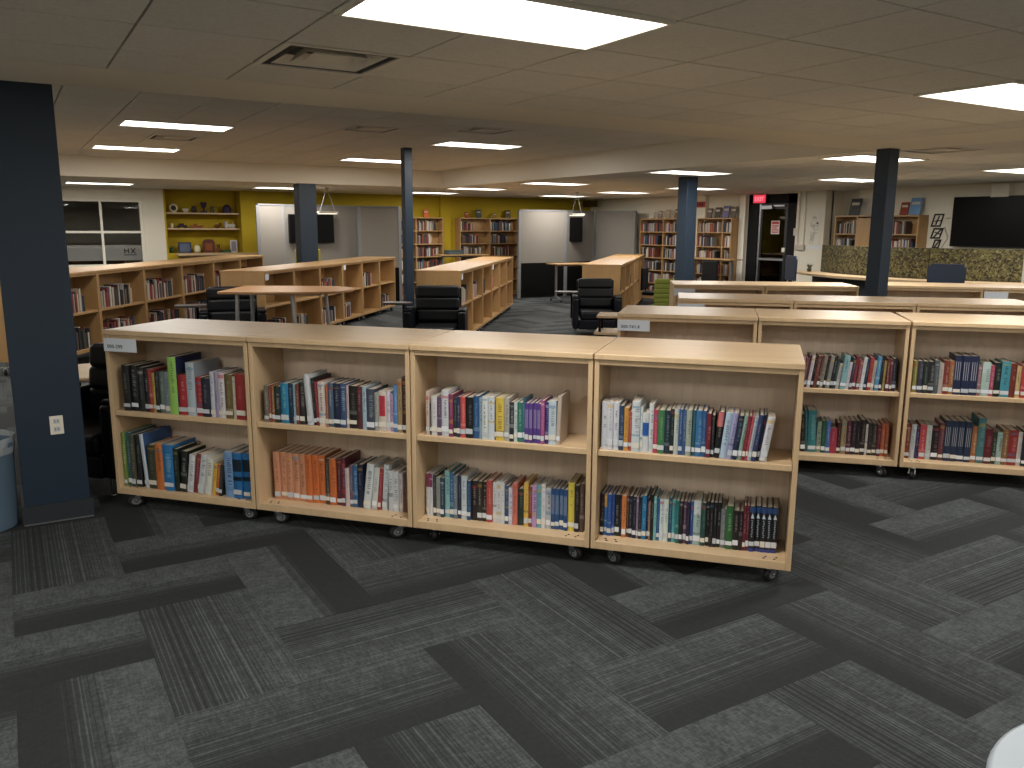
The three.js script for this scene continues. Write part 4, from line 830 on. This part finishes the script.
  single('junction_box', 'pale junction box below the conduit pipes', 'box', [rb(0.05, 0.12, 0.24, 0, 0, 0, 0.006), bx(0.01, 0.06, 0.06, -0.028, 0, -0.05), bx(0.01, 0.06, 0.06, -0.028, 0, 0.05)], std(0xb9b3a6, 0.6), [X1 - 0.028, 1.45, -12.53]);
  single('wall_thermostat', 'small pale thermostat between the door and the pipes', 'thermostat', [rb(0.03, 0.16, 0.1, 0, 0, 0, 0.006), bx(0.006, 0.05, 0.06, -0.017, 0.02, 0)], std(0xc4beb2, 0.6), [X1 - 0.017, 1.78, -12.66 + 0.0 - 0.02 + 0.0], 0);
  single('paper_strip', 'white paper strip under the floor plan', 'paper', [bx(0.003, 0.07, 0.3, 0, 0, 0)], M.paper, [X1 - 0.004, 1.46, -12.17]);
  const plan = textTex(128, 256, '#d8d4c8', (c) => { c.strokeStyle = '#8a8880'; c.lineWidth = 2; for (let i = 0; i < 22; i++) { const x = 14 + rnd() * 60, y = 20 + rnd() * 190; c.strokeRect(x, y, 10 + rnd() * 30, 8 + rnd() * 22); } c.fillStyle = '#3a3a3c'; c.fillRect(84, 70, 18, 16); });
  single('floor_plan_poster', 'white floor plan poster right of the conduit pipes', 'poster', plateGeo(0.34, 0.68, 0.004, 0, 0, 0), std(0xffffff, 0.7, { map: plan }), [X1 - 0.004, 1.84, -12.2], -Math.PI / 2);
  wallScreen('large black television on the white wall at the right edge', X1 - 0.09, 1.99, -8.32, -Math.PI / 2, 1.5, 0.88);
  single('wall_projector_box', 'white box on the wall above the large television', 'box', [rb(0.12, 0.24, 0.32, 0, 0, 0, 0.012, 2), cyl(0.02, 0.02, 0.01, -0.062, -0.04, 0.05, 10, 'x')], M.whiteTrim, [X1 - 0.062, 2.53, -8.25]);
  // black outlined letter decal climbing the wall like a lightning bolt
  const bolt = thing('wall_decal', 'black outlined bolt-shaped lettering on the white wall left of the television', 'decal', [X1 - 0.006, 1.5, -9.38], -Math.PI / 2);
  const par = (x, y, w, h, s) => [[x, y], [x + w, y], [x + w + s, y + h], [x + s, y + h]];
  const frame = (x, y, w, h, s, q = 0.03) => ext(par(x, y, w, h, s), 0.004, 0, [par(x + q + s * q / h, y + q, w - 2 * q, h - 2 * q, s * (1 - 2 * q / h))]);
  const dm = std(0x1d1c1a, 0.6);
  part('letter', [frame(-0.16, 0.40, 0.2, 0.24, 0.06), rod([-0.06, 0.44, 0.002], [0.0, 0.6, 0.002], 0.012, 6), rod([-0.08, 0.5, 0.002], [0.06, 0.52, 0.002], 0.01, 6)], dm, bolt);
  part('letter', [frame(-0.15, 0.18, 0.2, 0.2, 0.06), rod([-0.08, 0.2, 0.002], [0.06, 0.36, 0.002], 0.012, 6), rod([-0.06, 0.3, 0.002], [0.06, 0.26, 0.002], 0.01, 6)], dm, bolt);
  part('letter', [frame(-0.1, 0.0, 0.14, 0.17, 0.05), rod([-0.04, 0.03, 0.002], [0.04, 0.14, 0.002], 0.012, 6)], dm, bolt);
  const faint = std(0xb3aea2, 0.8);
  part('faint_shape', [rod([0.13, 0.55, 0.001], [0.22, 0.56, 0.001], 0.012, 6), rod([0.12, 0.4, 0.001], [0.2, 0.2, 0.001], 0.014, 6), rod([0.2, 0.2, 0.001], [0.1, 0.02, 0.001], 0.01, 6)], faint, bolt);
}
// ------------------------------------------------------------------ display recess on the yellow wall
{
  const z = Z0 - 0.22, sy = [1.24, 1.80, 2.15];
  for (const [y, w] of [[1.80, 'middle'], [2.15, 'top']]) single('display_shelf', `${w} maple shelf in the yellow recess`, 'shelf', rb(1.6, 0.035, 0.42, 0, -0.0175, 0, 0.004), M.wood, [4.01, y, z], 0, 'recess shelves');
  single('display_counter', 'pale maple ledge under the yellow recess shelves', 'shelf', [rb(1.9, 0.05, 0.3, 0, 0, 0, 0.006), bx(1.8, 0.05, 0.03, 0, -0.05, -0.1)], M.wood, [4.3, 1.215, Z0 + 0.155]);
  const dark = std(0x2e2022, 0.6), brown = std(0x6a3a20, 0.6), cream = std(0xd8d0b4, 0.7), navyM = std(0x28304e, 0.6), purple = std(0x33203e, 0.6), olive = std(0x5a5630, 0.7), rust = std(0x8a4a22, 0.6), grey = std(0xb9b6b0, 0.6), green = std(0x3a5a3c, 0.7);
  const put = (name, lab, cat, gs, m, x, y, zz = 0) => single(name, lab, cat, gs, m, [x, y + 0.001, z + zz]);
  // top shelf
  { const t = thing('round_clock', 'cream round clock at left on the top recess shelf', 'clock', [3.4, 2.151, z]); const g = new THREE.TorusGeometry(0.075, 0.022, 10, 24); g.translate(0, 0.1, 0); part('rim', flat(g), cream, t); part('face', cyl(0.06, 0.06, 0.02, 0, 0.1, 0, 20, 'z'), dark, t); part('foot', bx(0.1, 0.012, 0.06, 0, 0.006, 0), cream, t); }
  put('bowl', 'small cream bowl on the top recess shelf', 'bowl', lathe([[0, 0], [0.04, 0], [0.07, 0.06], [0.075, 0.09], [0.065, 0.09], [0, 0.02]]), cream, 3.66, 2.15);
  put('vase', 'short dark vase on the top recess shelf', 'vase', lathe([[0, 0], [0.05, 0], [0.07, 0.06], [0.04, 0.12], [0.055, 0.15], [0.045, 0.15], [0, 0.1]]), dark, 3.84, 2.15);
  put('trophy', 'tall dark trophy in the middle of the top recess shelf', 'trophy', [bx(0.14, 0.04, 0.1, 0, 0.02, 0), lathe([[0, 0.04], [0.02, 0.04], [0.02, 0.1], [0.06, 0.14], [0.07, 0.24], [0.06, 0.24], [0, 0.16]]), bx(0.16, 0.015, 0.015, 0, 0.19, 0)], purple, 4.06, 2.15);
  put('jug', 'olive jug on the top recess shelf', 'jug', [lathe([[0, 0], [0.05, 0], [0.06, 0.07], [0.035, 0.12], [0.04, 0.15], [0, 0.15]]), flat(new THREE.TorusGeometry(0.035, 0.008, 6, 14).translate(0.06, 0.09, 0))], olive, 4.24, 2.15);
  put('helmet', 'purple dome-shaped helmet at right on the top recess shelf', 'helmet', [lathe([[0, 0.2], [0.05, 0.19], [0.09, 0.13], [0.1, 0.05], [0.1, 0], [0.085, 0], [0, 0.02]]), bx(0.2, 0.02, 0.06, 0, 0.03, 0.07)], purple, 4.58, 2.15);
  // middle shelf
  put('candle', 'small cream candle at left on the middle recess shelf', 'candle', [lathe([[0, 0], [0.035, 0], [0.035, 0.1], [0, 0.1]]), rod([0, 0.1, 0], [0, 0.125, 0], 0.004)], cream, 3.34, 1.8);
  put('model_car', 'brown model car on the middle recess shelf', 'model', [rb(0.22, 0.05, 0.08, 0, 0.045, 0, 0.015, 2), rb(0.11, 0.045, 0.07, -0.01, 0.085, 0, 0.015, 2), ...[-0.07, 0.07].flatMap((x) => [0.035, -0.035].map((q) => cyl(0.024, 0.024, 0.014, x, 0.024, q, 12, 'z')))], dark, 3.56, 1.8);
  put('model_boat', 'rust coloured model boat on the middle recess shelf', 'model', [ext([[-0.14, 0.05], [0.16, 0.05], [0.1, 0], [-0.1, 0]], 0.05, 0.006).translate(0, 0.007, -0.025), bx(0.08, 0.04, 0.04, -0.03, 0.075, 0), rod([0, 0.05, 0], [0, 0.12, 0], 0.005)], rust, 3.88, 1.8);
  put('model_bird', 'brown carved bird on the middle recess shelf', 'figurine', [flat(new THREE.SphereGeometry(0.05, 12, 8).scale(1.5, 0.8, 0.8).translate(0, 0.05, 0)), flat(new THREE.SphereGeometry(0.028, 10, 8).translate(0.07, 0.1, 0)), flat(new THREE.ConeGeometry(0.012, 0.04, 6).rotateZ(-1.57).translate(0.11, 0.1, 0)), bx(0.05, 0.012, 0.05, 0, 0.006, 0)], brown, 4.34, 1.8);
  put('model_train', 'grey model train at right on the middle recess shelf', 'model', [rb(0.24, 0.07, 0.08, 0, 0.06, 0, 0.01), bx(0.07, 0.06, 0.07, -0.08, 0.125, 0), cyl(0.016, 0.016, 0.05, 0.08, 0.12, 0, 10), ...[-0.08, 0, 0.08].map((x) => cyl(0.025, 0.025, 0.09, x, 0.025, 0, 12, 'z'))], grey, 4.62, 1.8);
  // bottom ledge
  put('leafy_plant', 'small green plant at left on the recess ledge', 'plant', (() => { const g = [lathe([[0, 0], [0.04, 0], [0.055, 0.07], [0.045, 0.07], [0, 0.06]])]; for (let k = 0; k < 12; k++) { const l = rr(0.07, 0.13), b = new THREE.ConeGeometry(0.02, l, 5); b.translate(0, l / 2, 0); b.rotateZ(rr(0.2, 0.9)); b.rotateY(k * 2.3); b.translate(0, 0.06, 0); g.push(flat(b)); } return g; })(), green, 3.3, 1.24);
  function framed(lab, x, w, h, fm, pm) { const t = thing('picture_frame', lab, 'picture', [x, 1.241, z + 0.05]); const q = 0.025; part('frame', [bx(w, q, 0.03, 0, h - q / 2, 0), bx(w, q, 0.03, 0, q / 2, 0), bx(q, h - 2 * q, 0.03, w / 2 - q / 2, h / 2, 0), bx(q, h - 2 * q, 0.03, -w / 2 + q / 2, h / 2, 0)], fm, t); part('picture', bx(w - 2 * q, h - 2 * q, 0.012, 0, h / 2, 0), pm, t); part('strut', rod([0, h * 0.7, -0.015], [0, 0.004, -0.1], 0.006), fm, t); }
  framed('navy picture frame on the recess ledge', 3.58, 0.28, 0.24, navyM, std(0x5a6480, 0.6));
  put('cream_jar', 'round cream jar on the recess ledge', 'jar', [lathe([[0, 0], [0.06, 0], [0.075, 0.05], [0.07, 0.13], [0.045, 0.15], [0.05, 0.165], [0, 0.175]])], cream, 3.86, 1.24);
  { const t = thing('wooden_plaque', 'red brown wooden plaque on the recess ledge', 'plaque', [4.12, 1.241, z]); part('board', [ext([[-0.13, 0], [0.13, 0], [0.13, 0.25], [0.08, 0.3], [-0.08, 0.3], [-0.13, 0.25]], 0.025, 0.004)], std(0x5a2a1e, 0.5), t); part('plate', bx(0.15, 0.16, 0.006, 0, 0.13, 0.034), rust, t); }
  put('bear_figurine', 'small brown bear figurine on the recess ledge', 'figurine', [flat(new THREE.SphereGeometry(0.05, 12, 8).scale(1, 1.2, 0.9).translate(0, 0.06, 0)), flat(new THREE.SphereGeometry(0.038, 12, 8).translate(0, 0.145, 0)), flat(new THREE.SphereGeometry(0.014, 8, 6).translate(-0.028, 0.18, 0)), flat(new THREE.SphereGeometry(0.014, 8, 6).translate(0.028, 0.18, 0)), cyl(0.02, 0.022, 0.06, -0.03, 0.03, 0.04, 10), cyl(0.02, 0.022, 0.06, 0.03, 0.03, 0.04, 10)], brown, 4.34, 1.24);
  put('book_stack', 'flat green book lying on the recess ledge', 'book', [rb(0.22, 0.03, 0.16, 0, 0.015, 0, 0.003), bx(0.2, 0.022, 0.15, 0.012, 0.042, 0)], green, 4.5, 1.24);
  framed('white photo frame at right on the recess ledge', 4.68, 0.16, 0.28, std(0xd0ccd4, 0.6), std(0x8a8490, 0.6));
}
// room behind the window
{
  const t = thing('side_room_counter', 'maple counter inside the dark room behind the window', 'counter', [1.75, 0, Z0 - 0.62]);
  part('worktop', rb(1.3, 0.05, 0.4, 0, 1.19, 0, 0.006), M.wood, t); part('panel', bx(1.2, 1.16, 0.04, 0, 0.58, -0.1), M.black, t);
}
// ------------------------------------------------------------------ bin at the left edge, side table by the second row
{
  const t = thing('waste_bin', 'slate blue waste bin with a clear liner left of the wide column', 'bin', [-0.262, 0, -5.9]);
  part('body', lathe([[0, 0.01], [0.185, 0], [0.19, 0.01], [0.204, 0.51], [0.212, 0.515], [0.212, 0.54], [0.199, 0.54], [0.195, 0.51], [0.182, 0.02], [0, 0.02]], 32), std(0x566c80, 0.55), t);
  const lg = new THREE.CylinderGeometry(0.215, 0.208, 0.1, 40, 3, true), p = lg.attributes.position; for (let i = 0; i < p.count; i++) { const a = Math.atan2(p.getZ(i), p.getX(i)), k = 1 + 0.03 * Math.sin(a * 11) * Math.sin(p.getY(i) * 60 + 1); p.setXYZ(i, p.getX(i) * k, p.getY(i), p.getZ(i) * k); } lg.computeVertexNormals(); lg.translate(0, 0.525, 0);
  part('liner', flat(lg), new THREE.MeshPhysicalMaterial({ color: 0xcdd6dc, roughness: 0.3, transmission: 0.45, thickness: 0, side: THREE.DoubleSide }), t);
}
{
  const t = thing('side_table', 'small pale two-tier side table left of the second row', 'table', [5.02, 0, -6.33], -42 * RAD);
  part('tabletop', rb(0.36, 0.024, 0.36, 0, 1.02, 0, 0.006), M.wood, t); part('lower_shelf', rb(0.4, 0.024, 0.4, 0, 0.86, 0, 0.006), M.wood, t);
  for (const [a, b] of [[-1, 1], [1, 1], [-1, -1], [1, -1]]) part('leg', rod([a * 0.15, 1.0, b * 0.15], [a * 0.15, 0.002, b * 0.15], 0.013), M.black, t);
}

scene.traverse((o) => { if (o.isMesh) { o.castShadow = true; o.receiveShadow = true; } });
renderer.render(scene, camera);
